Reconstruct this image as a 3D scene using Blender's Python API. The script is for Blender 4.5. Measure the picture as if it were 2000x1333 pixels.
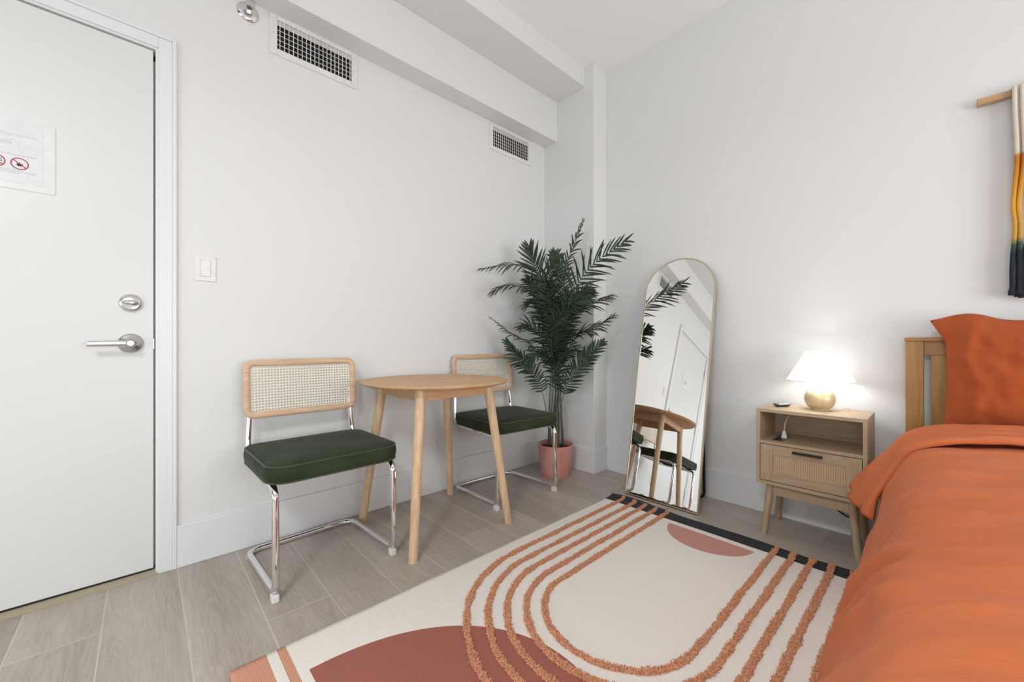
import bpy, math, random
from mathutils import Vector, noise, Matrix
random.seed(7)
S = bpy.context.scene
for o in list(bpy.data.objects): bpy.data.objects.remove(o, do_unlink=True)
COL = S.collection
PI = math.pi

# ------------------------------------------------------------------ camera
cd = bpy.data.cameras.new('camera'); cam = bpy.data.objects.new('camera', cd); COL.objects.link(cam)
cam.location = (2.1237, -2.4792, 0.915)
cam.rotation_euler = (PI/2, 0, math.radians(47.17))
cd.sensor_width = 36.0; cd.sensor_fit = 'HORIZONTAL'
cd.lens = 775.0/2000*36.0
cd.shift_x = 0.0; cd.shift_y = (672.0-666.5)/2000
cd.clip_start = 0.02
S.camera = cam

# ------------------------------------------------------------------ light and exposure
S.view_settings.view_transform = 'Standard'
S.view_settings.look = 'None'
S.view_settings.gamma = 1.0
S.view_settings.use_curve_mapping = False
S.view_settings.exposure = 0.0
RX, RY, RZ = 4.5, -5.4, 2.9          # room: x 0..RX, y RY..0, z 0..RZ
w = bpy.data.worlds.new('world'); S.world = w; w.use_nodes = True
bg = w.node_tree.nodes['Background']; bg.inputs[0].default_value = (0.86, 0.93, 1.0, 1); bg.inputs[1].default_value = 1.5

def area(name, loc, rot, sx, sy, power, color):
    l = bpy.data.lights.new(name, 'AREA'); l.shape = 'RECTANGLE'; l.size = sx; l.size_y = sy
    l.energy = power; l.color = color
    o = bpy.data.objects.new(name, l); o.location = loc; o.rotation_euler = rot; COL.objects.link(o); return o
# unseen windows, guessed to light the room: right wall and behind the camera
# (both tilted up to brighten the ceiling)
area('guessed_daylight_right', (RX-0.04, -1.65, 0.95), (0, PI/2+math.radians(8), 0), 1.3, 2.0, 44, (0.97, 0.985, 1.0))
area('guessed_daylight_rear', (2.9, RY+0.04, 0.90), (PI/2+math.radians(32), 0, 0), 1.7, 1.2, 32, (0.86, 0.92, 1.0))
# added dome pendant behind the camera, brightens the floor and lower walls
area('added_pendant_light', (2.1, -3.4, 2.24), (0, 0, 0), 0.42, 0.42, 34, (0.95, 0.97, 1.0))

# ------------------------------------------------------------------ materials
def new_mat(name):
    m = bpy.data.materials.new(name); m.use_nodes = True
    return m, m.node_tree.nodes, m.node_tree.links, m.node_tree.nodes['Principled BSDF']
def srgb(r, g, b):
    f = lambda c: (c/255/12.92 if c/255 <= .04045 else ((c/255+.055)/1.055)**2.4)
    return (f(r), f(g), f(b), 1)
def simple(name, col, rough=.5, metal=0., noise_amt=.04, scale=30., bump=0., bscale=200., stretch=None, **kw):
    m, N, L, P = new_mat(name)
    tc = N.new('ShaderNodeTexCoord'); mp = N.new('ShaderNodeMapping'); L.new(tc.outputs['Object'], mp.inputs[0])
    if stretch: mp.inputs['Scale'].default_value = stretch
    n = N.new('ShaderNodeTexNoise'); n.inputs['Scale'].default_value = scale; n.inputs['Detail'].default_value = 4
    L.new(mp.outputs[0], n.inputs['Vector'])
    r = N.new('ShaderNodeMapRange'); r.inputs[3].default_value = 1-noise_amt; r.inputs[4].default_value = 1+noise_amt
    r.inputs[1].default_value = .3; r.inputs[2].default_value = .7
    L.new(n.outputs[0], r.inputs[0])
    v = N.new('ShaderNodeVectorMath'); v.operation = 'SCALE'; v.inputs[0].default_value = col[:3]
    L.new(r.outputs[0], v.inputs['Scale']); L.new(v.outputs[0], P.inputs['Base Color'])
    P.inputs['Roughness'].default_value = rough; P.inputs['Metallic'].default_value = metal
    if bump:
        nb = N.new('ShaderNodeTexNoise'); nb.inputs['Scale'].default_value = bscale; nb.inputs['Detail'].default_value = 3
        L.new(tc.outputs['Object'], nb.inputs['Vector'])
        b = N.new('ShaderNodeBump'); b.inputs['Strength'].default_value = bump; b.inputs['Distance'].default_value = .01
        L.new(nb.outputs[0], b.inputs['Height']); L.new(b.outputs[0], P.inputs['Normal'])
    for k, x in kw.items():
        P.inputs[k.replace('_', ' ')].default_value = x
    return m
def wood(name, c1, c2, axis='Z', rough=.45, scale=6., bump=.05):
    m, N, L, P = new_mat(name)
    tc = N.new('ShaderNodeTexCoord'); mp = N.new('ShaderNodeMapping'); L.new(tc.outputs['Object'], mp.inputs[0])
    sc = {'X': (1, 14, 14), 'Y': (14, 1, 14), 'Z': (14, 14, 1)}[axis]; mp.inputs['Scale'].default_value = sc
    n = N.new('ShaderNodeTexNoise'); n.inputs['Scale'].default_value = scale; n.inputs['Detail'].default_value = 6
    n.inputs['Distortion'].default_value = .6; L.new(mp.outputs[0], n.inputs['Vector'])
    cr = N.new('ShaderNodeValToRGB'); cr.color_ramp.elements[0].position = .33; cr.color_ramp.elements[1].position = .68
    cr.color_ramp.elements[0].color = c1; cr.color_ramp.elements[1].color = c2
    L.new(n.outputs[0], cr.inputs[0]); L.new(cr.outputs[0], P.inputs['Base Color'])
    P.inputs['Roughness'].default_value = rough
    b = N.new('ShaderNodeBump'); b.inputs['Strength'].default_value = bump; b.inputs['Distance'].default_value = .003
    L.new(n.outputs[0], b.inputs['Height']); L.new(b.outputs[0], P.inputs['Normal'])
    return m

M = {}
M['wall'] = simple('wall_paint', (.775, .783, .768, 1), .6, noise_amt=.006, scale=2, bump=.10, bscale=9)
M['ceil'] = simple('ceiling_paint', (.92, .93, .93, 1), .7, noise_amt=.005, scale=2)
M['trim'] = simple('trim_paint', (.795, .805, .81, 1), .38, noise_amt=.006, scale=3)
M['door'] = simple('door_paint', (.735, .745, .725, 1), .38, noise_amt=.006, scale=3)
M['gap'] = simple('door_gap_shade', (.10, .10, .09, 1), .8)  # flat dark colour for shade in the door gap, not assigned
M['chrome'] = simple('chrome', (.86, .86, .87, 1), .07, 1., noise_amt=.01)
M['nickel'] = simple('satin_nickel', (.62, .62, .61, 1), .28, 1., noise_amt=.03, scale=60)
M['dark_metal'] = simple('dark_screw_metal', (.03, .03, .03, 1), .4, .6)
M['black_metal'] = simple('black_powder_coat', (.012, .012, .013, 1), .45, .2)
M['threshold'] = simple('threshold_metal', srgb(172, 160, 136), .45, .2, stretch=(1, .05, 1))
M['white_plastic'] = simple('white_plastic', (.80, .80, .78, 1), .35)
M['vent_white'] = simple('vent_enamel', (.78, .775, .76, 1), .4)
M['vent_dark'] = simple('duct_shade_black', (.004, .004, .004, 1), .9)
M['velvet'] = simple('green_velvet', srgb(54, 62, 43), .85, noise_amt=.25, scale=9, bump=.05, bscale=60, Specular_IOR_Level=.08, Sheen_Weight=.10, Sheen_Roughness=.4)
M['piping'] = simple('green_velvet_piping', srgb(56, 64, 45), .85, noise_amt=.1, Sheen_Weight=.2)
M['beech'] = wood('beech_frame', srgb(205, 168, 134), srgb(224, 192, 160), 'Y', .45)
M['cane'] = simple('woven_cane', srgb(243, 238, 222), .6, noise_amt=.04, scale=80)
M['oak_top'] = wood('ash_table_top', srgb(194, 152, 110), srgb(214, 176, 134), 'Y', .55, 5)
M['oak_leg'] = wood('ash_table_leg', srgb(206, 172, 132), srgb(228, 200, 164), 'Z', .4, 5)
M['ns_x'] = wood('light_oak_veneer_horizontal', srgb(172, 149, 119), srgb(190, 169, 138), 'X', .5, 7)
M['ns_z'] = wood('light_oak_veneer_vertical', srgb(172, 149, 119), srgb(190, 169, 138), 'Z', .5, 7)
M['bedwood'] = wood('honey_pine_headboard', srgb(162, 114, 54), srgb(184, 138, 74), 'Z', .4, 4)
M['bedwood_x'] = wood('honey_pine_rail', srgb(160, 110, 50), srgb(182, 134, 70), 'X', .4, 4)
M['pot'] = simple('terracotta_pink_pot', srgb(222, 158, 146), .5, noise_amt=.04, scale=8)
M['soil'] = simple('dark_soil', srgb(70, 42, 34), .95, noise_amt=.4, scale=60, bump=.5, bscale=80)
M['stem'] = simple('palm_stem', srgb(96, 108, 92), .55, noise_amt=.15, scale=30, stretch=(1, 1, .1))
M['leaf'] = simple('palm_leaf', srgb(60, 80, 58), .5, noise_amt=.35, scale=12)
M['gold'] = simple('brushed_gold', srgb(206, 192, 160), .3, .85, noise_amt=.03)
M['glow_gold'] = simple('brushed_brass_lamp', srgb(222, 204, 166), .45, .5, noise_amt=.10, scale=12, stretch=(6, 6, .4))
M['black'] = simple('black_plastic', (.015, .015, .017, 1), .35)
M['remote'] = simple('dark_glossy_plastic', (.05, .045, .055, 1), .15)
M['silver'] = simple('silver_plastic', (.35, .34, .37, 1), .25, .4)
M['sheet'] = simple('white_sheet', (.80, .80, .80, 1), .8, bump=.1, bscale=30)
M['mattress'] = simple('mattress_ticking', (.75, .75, .74, 1), .85)
M['paper'] = simple('notice_paper', (.75, .75, .765, 1), .5)
M['acrylic'] = simple('door_notice_holder', (.735, .745, .725, 1), .3)
M['print_grey'] = simple('printed_grey', (.42, .42, .43, 1), .6)
M['print_faint'] = simple('printed_faint', (.66, .66, .67, 1), .6)
M['print_red'] = simple('printed_red', srgb(170, 52, 62), .6)
M['print_leaf'] = simple('printed_dark_green', srgb(70, 62, 55), .6)
M['rod'] = wood('oak_rod', srgb(178, 138, 100), srgb(206, 166, 126), 'X', .5)
M['tuft'] = simple('rust_tufted_yarn', srgb(226, 164, 126), .95, noise_amt=.34, scale=160, bump=.3, bscale=300)

def mirror_mat():
    m, N, L, P = new_mat('mirror_silvering')
    P.inputs['Base Color'].default_value = (.93, .935, .925, 1); P.inputs['Metallic'].default_value = 1; P.inputs['Roughness'].default_value = 0.0
    return m
M['mirror'] = mirror_mat()

def cotton(name, col, col2):
    m, N, L, P = new_mat(name)
    tc = N.new('ShaderNodeTexCoord')
    n = N.new('ShaderNodeTexNoise'); n.inputs['Scale'].default_value = 1.6; n.inputs['Detail'].default_value = 3
    L.new(tc.outputs['Object'], n.inputs['Vector'])
    cr = N.new('ShaderNodeValToRGB'); cr.color_ramp.elements[0].position = .35; cr.color_ramp.elements[1].position = .65
    cr.color_ramp.elements[0].color = col; cr.color_ramp.elements[1].color = col2
    L.new(n.outputs[0], cr.inputs[0]); L.new(cr.outputs[0], P.inputs['Base Color'])
    P.inputs['Roughness'].default_value = .85; P.inputs['Specular IOR Level'].default_value = .2; P.inputs['Sheen Weight'].default_value = .04; P.inputs['Sheen Roughness'].default_value = .5
    mp = N.new('ShaderNodeMapping'); mp.inputs['Scale'].default_value = (1.2, 3.5, 2.); mp.inputs['Rotation'].default_value = (0, 0, .5); L.new(tc.outputs['Object'], mp.inputs[0])
    n2 = N.new('ShaderNodeTexNoise'); n2.inputs['Scale'].default_value = 5; n2.inputs['Detail'].default_value = 7; n2.inputs['Distortion'].default_value = .8
    L.new(mp.outputs[0], n2.inputs['Vector'])
    n3 = N.new('ShaderNodeTexNoise'); n3.inputs['Scale'].default_value = 420; L.new(tc.outputs['Object'], n3.inputs['Vector'])
    b = N.new('ShaderNodeBump'); b.inputs['Strength'].default_value = .55; b.inputs['Distance'].default_value = .014; L.new(n2.outputs[0], b.inputs['Height'])
    b2 = N.new('ShaderNodeBump'); b2.inputs['Strength'].default_value = .08; b2.inputs['Distance'].default_value = .001; L.new(n3.outputs[0], b2.inputs['Height']); L.new(b.outputs[0], b2.inputs['Normal'])
    L.new(b2.outputs[0], P.inputs['Normal'])
    return m
M['duvet'] = cotton('terracotta_duvet_cotton', srgb(206, 113, 70), srgb(212, 121, 77))
M['pillow'] = cotton('terracotta_pillow_cotton', srgb(172, 82, 42), srgb(180, 90, 50))

def shade_mat():
    m, N, L, P = new_mat('lit_pleated_shade')
    P.inputs['Base Color'].default_value = (.9, .88, .85, 1); P.inputs['Roughness'].default_value = .8
    P.inputs['Emission Color'].default_value = (1, .975, .94, 1); P.inputs['Emission Strength'].default_value = 1.1
    tr = N.new('ShaderNodeBsdfTranslucent'); tr.inputs[0].default_value = (.9, .88, .85, 1)
    mx = N.new('ShaderNodeMixShader'); mx.inputs[0].default_value = .15
    L.new(P.outputs[0], mx.inputs[1]); L.new(tr.outputs[0], mx.inputs[2]); L.new(mx.outputs[0], N['Material Output'].inputs[0])
    return m
M['shade'] = shade_mat()
def emit(name, col, s):
    m, N, L, P = new_mat(name); P.inputs['Emission Color'].default_value = col; P.inputs['Emission Strength'].default_value = s; return m
M['bulb'] = emit('lit_bulb', (1, .95, .88, 1), 6)
M['lampglass'] = emit('added_lamp_glow', (1, .96, .9, 1), 3)  # glow for the added ceiling lamp, not assigned

def floor_mat():
    m, N, L, P = new_mat('wood_plank_floor')
    at = N.new('ShaderNodeAttribute'); at.attribute_name = 'plank'
    tc = N.new('ShaderNodeTexCoord'); mp = N.new('ShaderNodeMapping'); mp.inputs['Scale'].default_value = (1, 7, 1)
    sc = N.new('ShaderNodeVectorMath'); sc.operation = 'SCALE'; sc.inputs['Scale'].default_value = 37.
    L.new(at.outputs['Color'], sc.inputs[0])
    ad = N.new('ShaderNodeVectorMath'); ad.operation = 'ADD'; L.new(tc.outputs['Object'], mp.inputs[0]); L.new(mp.outputs[0], ad.inputs[0]); L.new(sc.outputs[0], ad.inputs[1])
    n = N.new('ShaderNodeTexNoise'); n.inputs['Scale'].default_value = 1.5; n.inputs['Detail'].default_value = 4; n.inputs['Distortion'].default_value = 1.2; L.new(ad.outputs[0], n.inputs['Vector'])
    wv = N.new('ShaderNodeMath'); wv.operation = 'MULTIPLY'; wv.inputs[1].default_value = 10.; L.new(n.outputs[0], wv.inputs[0])
    sn = N.new('ShaderNodeMath'); sn.operation = 'SINE'; 
    w2 = N.new('ShaderNodeMath'); w2.operation = 'MULTIPLY'; w2.inputs[1].default_value = 6.283; L.new(wv.outputs[0], w2.inputs[0]); L.new(w2.outputs[0], sn.inputs[0])
    mp2 = N.new('ShaderNodeMapping'); mp2.inputs['Scale'].default_value = (2.5, 60, 1)
    L.new(tc.outputs['Object'], mp2.inputs[0]); a2 = N.new('ShaderNodeVectorMath'); a2.operation = 'ADD'; L.new(mp2.outputs[0], a2.inputs[0]); L.new(sc.outputs[0], a2.inputs[1])
    n2 = N.new('ShaderNodeTexNoise'); n2.inputs['Scale'].default_value = 3.; n2.inputs['Detail'].default_value = 5; L.new(a2.outputs[0], n2.inputs['Vector'])
    n4 = N.new('ShaderNodeTexNoise'); n4.inputs['Scale'].default_value = .8; n4.inputs['Detail'].default_value = 2; L.new(ad.outputs[0], n4.inputs['Vector'])
    c1 = N.new('ShaderNodeMath'); c1.operation = 'MULTIPLY'; c1.inputs[1].default_value = .06; L.new(sn.outputs[0], c1.inputs[0])
    c2 = N.new('ShaderNodeMath'); c2.operation = 'MULTIPLY_ADD'; c2.inputs[1].default_value = .5; L.new(n2.outputs[0], c2.inputs[0]); L.new(c1.outputs[0], c2.inputs[2])
    c3 = N.new('ShaderNodeMath'); c3.operation = 'MULTIPLY_ADD'; c3.inputs[1].default_value = .8; L.new(n4.outputs[0], c3.inputs[0]); L.new(c2.outputs[0], c3.inputs[2])
    c4 = N.new('ShaderNodeMath'); c4.operation = 'SUBTRACT'; c4.inputs[1].default_value = .15; L.new(c3.outputs[0], c4.inputs[0])
    cr = N.new('ShaderNodeValToRGB'); cr.color_ramp.elements[0].position = .22; cr.color_ramp.elements[1].position = .78
    cr.color_ramp.elements[0].color = srgb(162, 151, 139); cr.color_ramp.elements[1].color = srgb(196, 186, 174)
    L.new(c4.outputs[0], cr.inputs[0])
    sep = N.new('ShaderNodeSeparateColor'); L.new(at.outputs['Color'], sep.inputs[0])
    r = N.new('ShaderNodeMapRange'); r.inputs[3].default_value = .94; r.inputs[4].default_value = 1.05; L.new(sep.outputs[0], r.inputs[0])
    v = N.new('ShaderNodeVectorMath'); v.operation = 'SCALE'; L.new(cr.outputs[0], v.inputs[0]); L.new(r.outputs[0], v.inputs['Scale'])
    L.new(v.outputs[0], P.inputs['Base Color']); P.inputs['Roughness'].default_value = .42
    b = N.new('ShaderNodeBump'); b.inputs['Strength'].default_value = .08; b.inputs['Distance'].default_value = .002; L.new(n2.outputs[0], b.inputs['Height']); L.new(b.outputs[0], P.inputs['Normal'])
    return m
M['floor'] = floor_mat()
M['joint'] = simple('floor_joint', srgb(206, 196, 180), .6)

def rug_mat():
    m, N, L, P = new_mat('woven_rug_pattern')
    tc = N.new('ShaderNodeTexCoord'); sp = N.new('ShaderNodeSeparateXYZ'); L.new(tc.outputs['Object'], sp.inputs[0])
    X, Y = sp.outputs[0], sp.outputs[1]
    def mt(op, a, b=None, c=None):
        n = N.new('ShaderNodeMath'); n.operation = op
        for i, q in enumerate((a, b, c)):
            if q is None: continue
            if isinstance(q, (int, float)): n.inputs[i].default_value = q
            else: L.new(q, n.inputs[i])
        return n.outputs[0]
    def mix(f, a, b):
        n = N.new('ShaderNodeMix'); n.data_type = 'RGBA'; L.new(f, n.inputs[0])
        for k, q in ((6, a), (7, b)):
            if isinstance(q, tuple): n.inputs[k].default_value = q
            else: L.new(q, n.inputs[k])
        return n.outputs[2]
    def ell(cx, cy, rx, ry):
        a = mt('DIVIDE', mt('SUBTRACT', X, cx), rx); b = mt('DIVIDE', mt('SUBTRACT', Y, cy), ry)
        return mt('LESS_THAN', mt('ADD', mt('MULTIPLY', a, a), mt('MULTIPLY', b, b)), 1.)
    # rug-local frame: origin at its far left corner, +x to the bed, -y to the door side
    nz = N.new('ShaderNodeTexNoise'); nz.inputs['Scale'].default_value = 2.5; L.new(tc.outputs['Object'], nz.inputs['Vector'])
    weave = N.new('ShaderNodeTexWave'); weave.wave_type = 'BANDS'; weave.bands_direction = 'Y'; weave.inputs['Scale'].default_value = 60; weave.inputs['Distortion'].default_value = .3
    L.new(tc.outputs['Object'], weave.inputs['Vector'])
    w2 = N.new('ShaderNodeTexWave'); w2.wave_type = 'BANDS'; w2.bands_direction = 'X'; w2.inputs['Scale'].default_value = 90; L.new(tc.outputs['Object'], w2.inputs['Vector'])
    cream = mix(mt('MULTIPLY', weave.outputs['Fac'], .6), srgb(236, 230, 220), srgb(243, 238, 230))
    rust = mix(mt('MULTIPLY', w2.outputs['Fac'], .8), srgb(158, 94, 82), srgb(174, 106, 92))
    pink = mix(mt('MULTIPLY', w2.outputs['Fac'], .5), srgb(200, 146, 132), srgb(206, 154, 140))
    peach = mix(mt('MULTIPLY', weave.outputs['Fac'], .8), srgb(204, 142, 116), srgb(220, 166, 138))
    black = mix(mt('MULTIPLY', weave.outputs['Fac'], .5), srgb(44, 46, 50), srgb(58, 60, 64))
    c = mix(mt('MULTIPLY', ell(.595, -1.71, .452, .54), mt('GREATER_THAN', Y, -1.723)), cream, rust)
    c = mix(mt('MULTIPLY', ell(.595, -.105, .19, .172), mt('LESS_THAN', Y, -.113)), c, pink)
    c = mix(mt('GREATER_THAN', Y, -.078), c, black)
    c = mix(mt('LESS_THAN', Y, -1.749), c, peach)
    c = mix(mt('MULTIPLY', mt('LESS_THAN', Y, -1.773), mt('GREATER_THAN', Y, -1.799)), c, cream)
    r = N.new('ShaderNodeMapRange'); r.inputs[3].default_value = .97; r.inputs[4].default_value = 1.03; L.new(nz.outputs[0], r.inputs[0])
    v = N.new('ShaderNodeVectorMath'); v.operation = 'SCALE'; L.new(c, v.inputs[0]); L.new(r.outputs[0], v.inputs['Scale'])
    L.new(v.outputs[0], P.inputs['Base Color']); P.inputs['Roughness'].default_value = .95
    hb = mt('ADD', weave.outputs['Fac'], w2.outputs['Fac'])
    b = N.new('ShaderNodeBump'); b.inputs['Strength'].default_value = .25; b.inputs['Distance'].default_value = .002; L.new(hb, b.inputs['Height']); L.new(b.outputs[0], P.inputs['Normal'])
    return m
M['rug'] = rug_mat()

def rattan_mat():
    m, N, L, P = new_mat('fine_rattan_weave')
    tc = N.new('ShaderNodeTexCoord')
    def wave(direction, sc, ph=0):
        n = N.new('ShaderNodeTexWave'); n.wave_type = 'BANDS'; n.bands_direction = direction; n.inputs['Scale'].default_value = sc; n.inputs['Distortion'].default_value = .4; n.inputs['Phase Offset'].default_value = ph
        L.new(tc.outputs['Object'], n.inputs['Vector']); return n.outputs['Fac']
    mu = N.new('ShaderNodeMath'); mu.operation = 'MULTIPLY'; L.new(wave('X', 38), mu.inputs[0]); L.new(wave('Z', 50), mu.inputs[1])
    cr = N.new('ShaderNodeValToRGB'); cr.color_ramp.elements[0].position = .02; cr.color_ramp.elements[1].position = .5
    cr.color_ramp.elements[0].color = srgb(176, 146, 108); cr.color_ramp.elements[1].color = srgb(222, 198, 160)
    L.new(mu.outputs[0], cr.inputs[0]); L.new(cr.outputs[0], P.inputs['Base Color']); P.inputs['Roughness'].default_value = .6
    b = N.new('ShaderNodeBump'); b.inputs['Strength'].default_value = .6; b.inputs['Distance'].default_value = .002; L.new(mu.outputs[0], b.inputs['Height']); L.new(b.outputs[0], P.inputs['Normal'])
    return m
M['rattan'] = rattan_mat()

def dyed_mat():
    m, N, L, P = new_mat('dip_dyed_cotton')
    tc = N.new('ShaderNodeTexCoord'); sp = N.new('ShaderNodeSeparateXYZ'); L.new(tc.outputs['Object'], sp.inputs[0])
    nz = N.new('ShaderNodeTexNoise'); nz.inputs['Scale'].default_value = 60; L.new(tc.outputs['Object'], nz.inputs['Vector'])
    a = N.new('ShaderNodeMath'); a.operation = 'MULTIPLY_ADD'; a.inputs[1].default_value = .03; L.new(nz.outputs[0], a.inputs[0]); L.new(sp.outputs[2], a.inputs[2])
    r = N.new('ShaderNodeMapRange'); r.inputs[1].default_value = 1.08-1.88+.015; r.inputs[2].default_value = 0.015; L.new(a.outputs[0], r.inputs[0])
    cr = N.new('ShaderNodeValToRGB'); e = cr.color_ramp.elements
    pos = lambda z: (z-1.08)/.8
    e[0].position = 0; e[0].color = srgb(28, 32, 38)
    e[1].position = 1; e[1].color = srgb(222, 214, 200)
    for z, c in ((1.265, srgb(34, 42, 48)), (1.295, srgb(70, 92, 80)), (1.32, srgb(196, 156, 76)), (1.45, srgb(222, 164, 62)), (1.60, srgb(200, 124, 32)), (1.628, srgb(196, 124, 40)), (1.645, srgb(220, 208, 190))):
        q = e.new(pos(z)); q.color = c
    L.new(r.outputs[0], cr.inputs[0]); L.new(cr.outputs[0], P.inputs['Base Color']); P.inputs['Roughness'].default_value = .9
    wv = N.new('ShaderNodeTexWave'); wv.bands_direction = 'DIAGONAL'; wv.inputs['Scale'].default_value = 120; L.new(tc.outputs['Object'], wv.inputs['Vector'])
    b = N.new('ShaderNodeBump'); b.inputs['Strength'].default_value = .4; b.inputs['Distance'].default_value = .002; L.new(wv.outputs['Fac'], b.inputs['Height']); L.new(b.outputs[0], P.inputs['Normal'])
    return m
M['dyed'] = dyed_mat()

# ------------------------------------------------------------------ mesh helpers
class MB:
    def __init__(s): s.v = []; s.f = []; s.m = []; s.mi = 0
    def add(s, vs, fs):
        k = len(s.v); s.v += [tuple(v) for v in vs]
        for f in fs: s.f.append(tuple(i+k for i in f)); s.m.append(s.mi)
        return s
    def box(s, x0, x1, y0, y1, z0, z1):
        vs = [(x, y, z) for x in (x0, x1) for y in (y0, y1) for z in (z0, z1)]
        return s.add(vs, [(0, 1, 3, 2), (4, 6, 7, 5), (0, 4, 5, 1), (2, 3, 7, 6), (0, 2, 6, 4), (1, 5, 7, 3)])
    def obox(s, c, ax, ay, az, hx, hy, hz):
        c, ax, ay, az = Vector(c), Vector(ax), Vector(ay), Vector(az)
        vs = [c+ax*hx*i+ay*hy*j+az*hz*k for i in (-1, 1) for j in (-1, 1) for k in (-1, 1)]
        return s.add(vs, [(0, 1, 3, 2), (4, 6, 7, 5), (0, 4, 5, 1), (2, 3, 7, 6), (0, 2, 6, 4), (1, 5, 7, 3)])
    def tube(s, path, r, seg=12, closed=False, up=None):
        P_ = [Vector(p) for p in path]; n = len(P_)
        R = r if isinstance(r, (list, tuple)) else [r]*n
        T = []
        for i in range(n):
            a = P_[(i-1) % n] if (closed or i > 0) else P_[i]; b = P_[(i+1) % n] if (closed or i < n-1) else P_[i]
            t = b-a; T.append(t.normalized() if t.length > 1e-9 else Vector((0, 0, 1)))
        nr = Vector(up) if up else (Vector((0, 0, 1)) if abs(T[0].z) < .9 else Vector((1, 0, 0)))
        nr = (nr-T[0]*nr.dot(T[0])).normalized(); vs = []
        for i in range(n):
            nr = nr-T[i]*nr.dot(T[i]); nr.normalize(); bn = T[i].cross(nr)
            for j in range(seg):
                a = 2*PI*j/seg; vs.append(P_[i]+(nr*math.cos(a)+bn*math.sin(a))*R[i])
        fs = []
        m_ = n if closed else n-1
        for i in range(m_):
            for j in range(seg):
                a = i*seg+j; b = i*seg+(j+1) % seg; c = ((i+1) % n)*seg+(j+1) % seg; d = ((i+1) % n)*seg+j
                fs.append((a, b, c, d))
        if not closed:
            fs.append(tuple(range(seg-1, -1, -1))); fs.append(tuple((n-1)*seg+j for j in range(seg)))
        return s.add(vs, fs)
    def lathe(s, prof, seg=48, c=(0, 0, 0), axis='Z'):
        n = len(prof); vs = []
        for r, z in prof:
            for j in range(seg):
                a = 2*PI*j/seg; x, y = r*math.cos(a), r*math.sin(a)
                p = {'Z': (x, y, z), 'X': (z, x, y), 'Y': (x, z, y)}[axis]
                vs.append((p[0]+c[0], p[1]+c[1], p[2]+c[2]))
        fs = []
        for i in range(n-1):
            for j in range(seg):
                fs.append((i*seg+j, i*seg+(j+1) % seg, (i+1)*seg+(j+1) % seg, (i+1)*seg+j))
        fs.append(tuple(range(seg-1, -1, -1))); fs.append(tuple((n-1)*seg+j for j in range(seg)))
        return s.add(vs, fs)
    def rings(s, rings, cap=True):
        n = len(rings[0]); vs = [p for r in rings for p in r]; fs = []
        for i in range(len(rings)-1):
            for j in range(n):
                fs.append((i*n+j, i*n+(j+1) % n, (i+1)*n+(j+1) % n, (i+1)*n+j))
        if cap: fs.append(tuple(range(n-1, -1, -1))); fs.append(tuple((len(rings)-1)*n+j for j in range(n)))
        return s.add(vs, fs)
    def grid(s, rows):
        n = len(rows[0]); vs = [p for r in rows for p in r]; fs = []
        for i in range(len(rows)-1):
            for j in range(n-1): fs.append((i*n+j, i*n+j+1, (i+1)*n+j+1, (i+1)*n+j))
        return s.add(vs, fs)
    def build(s, name, mat, parent=None, smooth=False, bevel=0, loc=None, off=None, seg=2):
        me = bpy.data.meshes.new(name)
        V = s.v if off is None else [(v[0]-off[0], v[1]-off[1], v[2]-off[2]) for v in s.v]
        me.from_pydata(V, [], s.f)
        mats = mat if isinstance(mat, list) else [mat]
        for q in mats: me.materials.append(q)
        if len(mats) > 1:
            for p, i in zip(me.polygons, s.m): p.material_index = i
        import bmesh
        bm = bmesh.new(); bm.from_mesh(me); bmesh.ops.recalc_face_normals(bm, faces=bm.faces); bm.to_mesh(me); bm.free()
        if smooth:
            me.polygons.foreach_set('use_smooth', [True]*len(me.polygons))
            if smooth != 'all': me.set_sharp_from_angle(angle=math.radians(40))
        o = bpy.data.objects.new(name, me); COL.objects.link(o)
        if parent: o.parent = parent
        if loc: o.location = loc
        if bevel:
            b = o.modifiers.new('bevel', 'BEVEL'); b.width = bevel; b.segments = seg; b.limit_method = 'ANGLE'; b.angle_limit = math.radians(40)
        return o
def tag(o, label=None, cat=None, group=None, kind=None):
    if label: o['label'] = label
    if cat: o['category'] = cat
    if group: o['group'] = group
    if kind: o['kind'] = kind
    return o
def thing(name, label, cat, loc=(0, 0, 0), rz=0, group=None):
    o = bpy.data.objects.new(name, None); o.empty_display_size = .1; COL.objects.link(o)
    o.location = loc; o.rotation_euler = (0, 0, rz); return tag(o, label, cat, group)
def copy_tree(o, parent=None):
    c = o.copy(); COL.objects.link(c)
    if parent: c.parent = parent
    for ch in [q for q in bpy.data.objects if q.parent == o]: copy_tree(ch, c)
    return c
def catmull(pts, n):
    P_ = [Vector(p) for p in pts]; out = []
    Q = [P_[0]*2-P_[1]]+P_+[P_[-1]*2-P_[-2]]
    for i in range(1, len(Q)-2):
        for k in range(n):
            t = k/n; a, b, c, d = Q[i-1], Q[i], Q[i+1], Q[i+2]
            out.append(.5*((2*b)+(c-a)*t+(2*a-5*b+4*c-d)*t*t+(-a+3*b-3*c+d)*t**3))
    out.append(P_[-1]); return out
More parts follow.
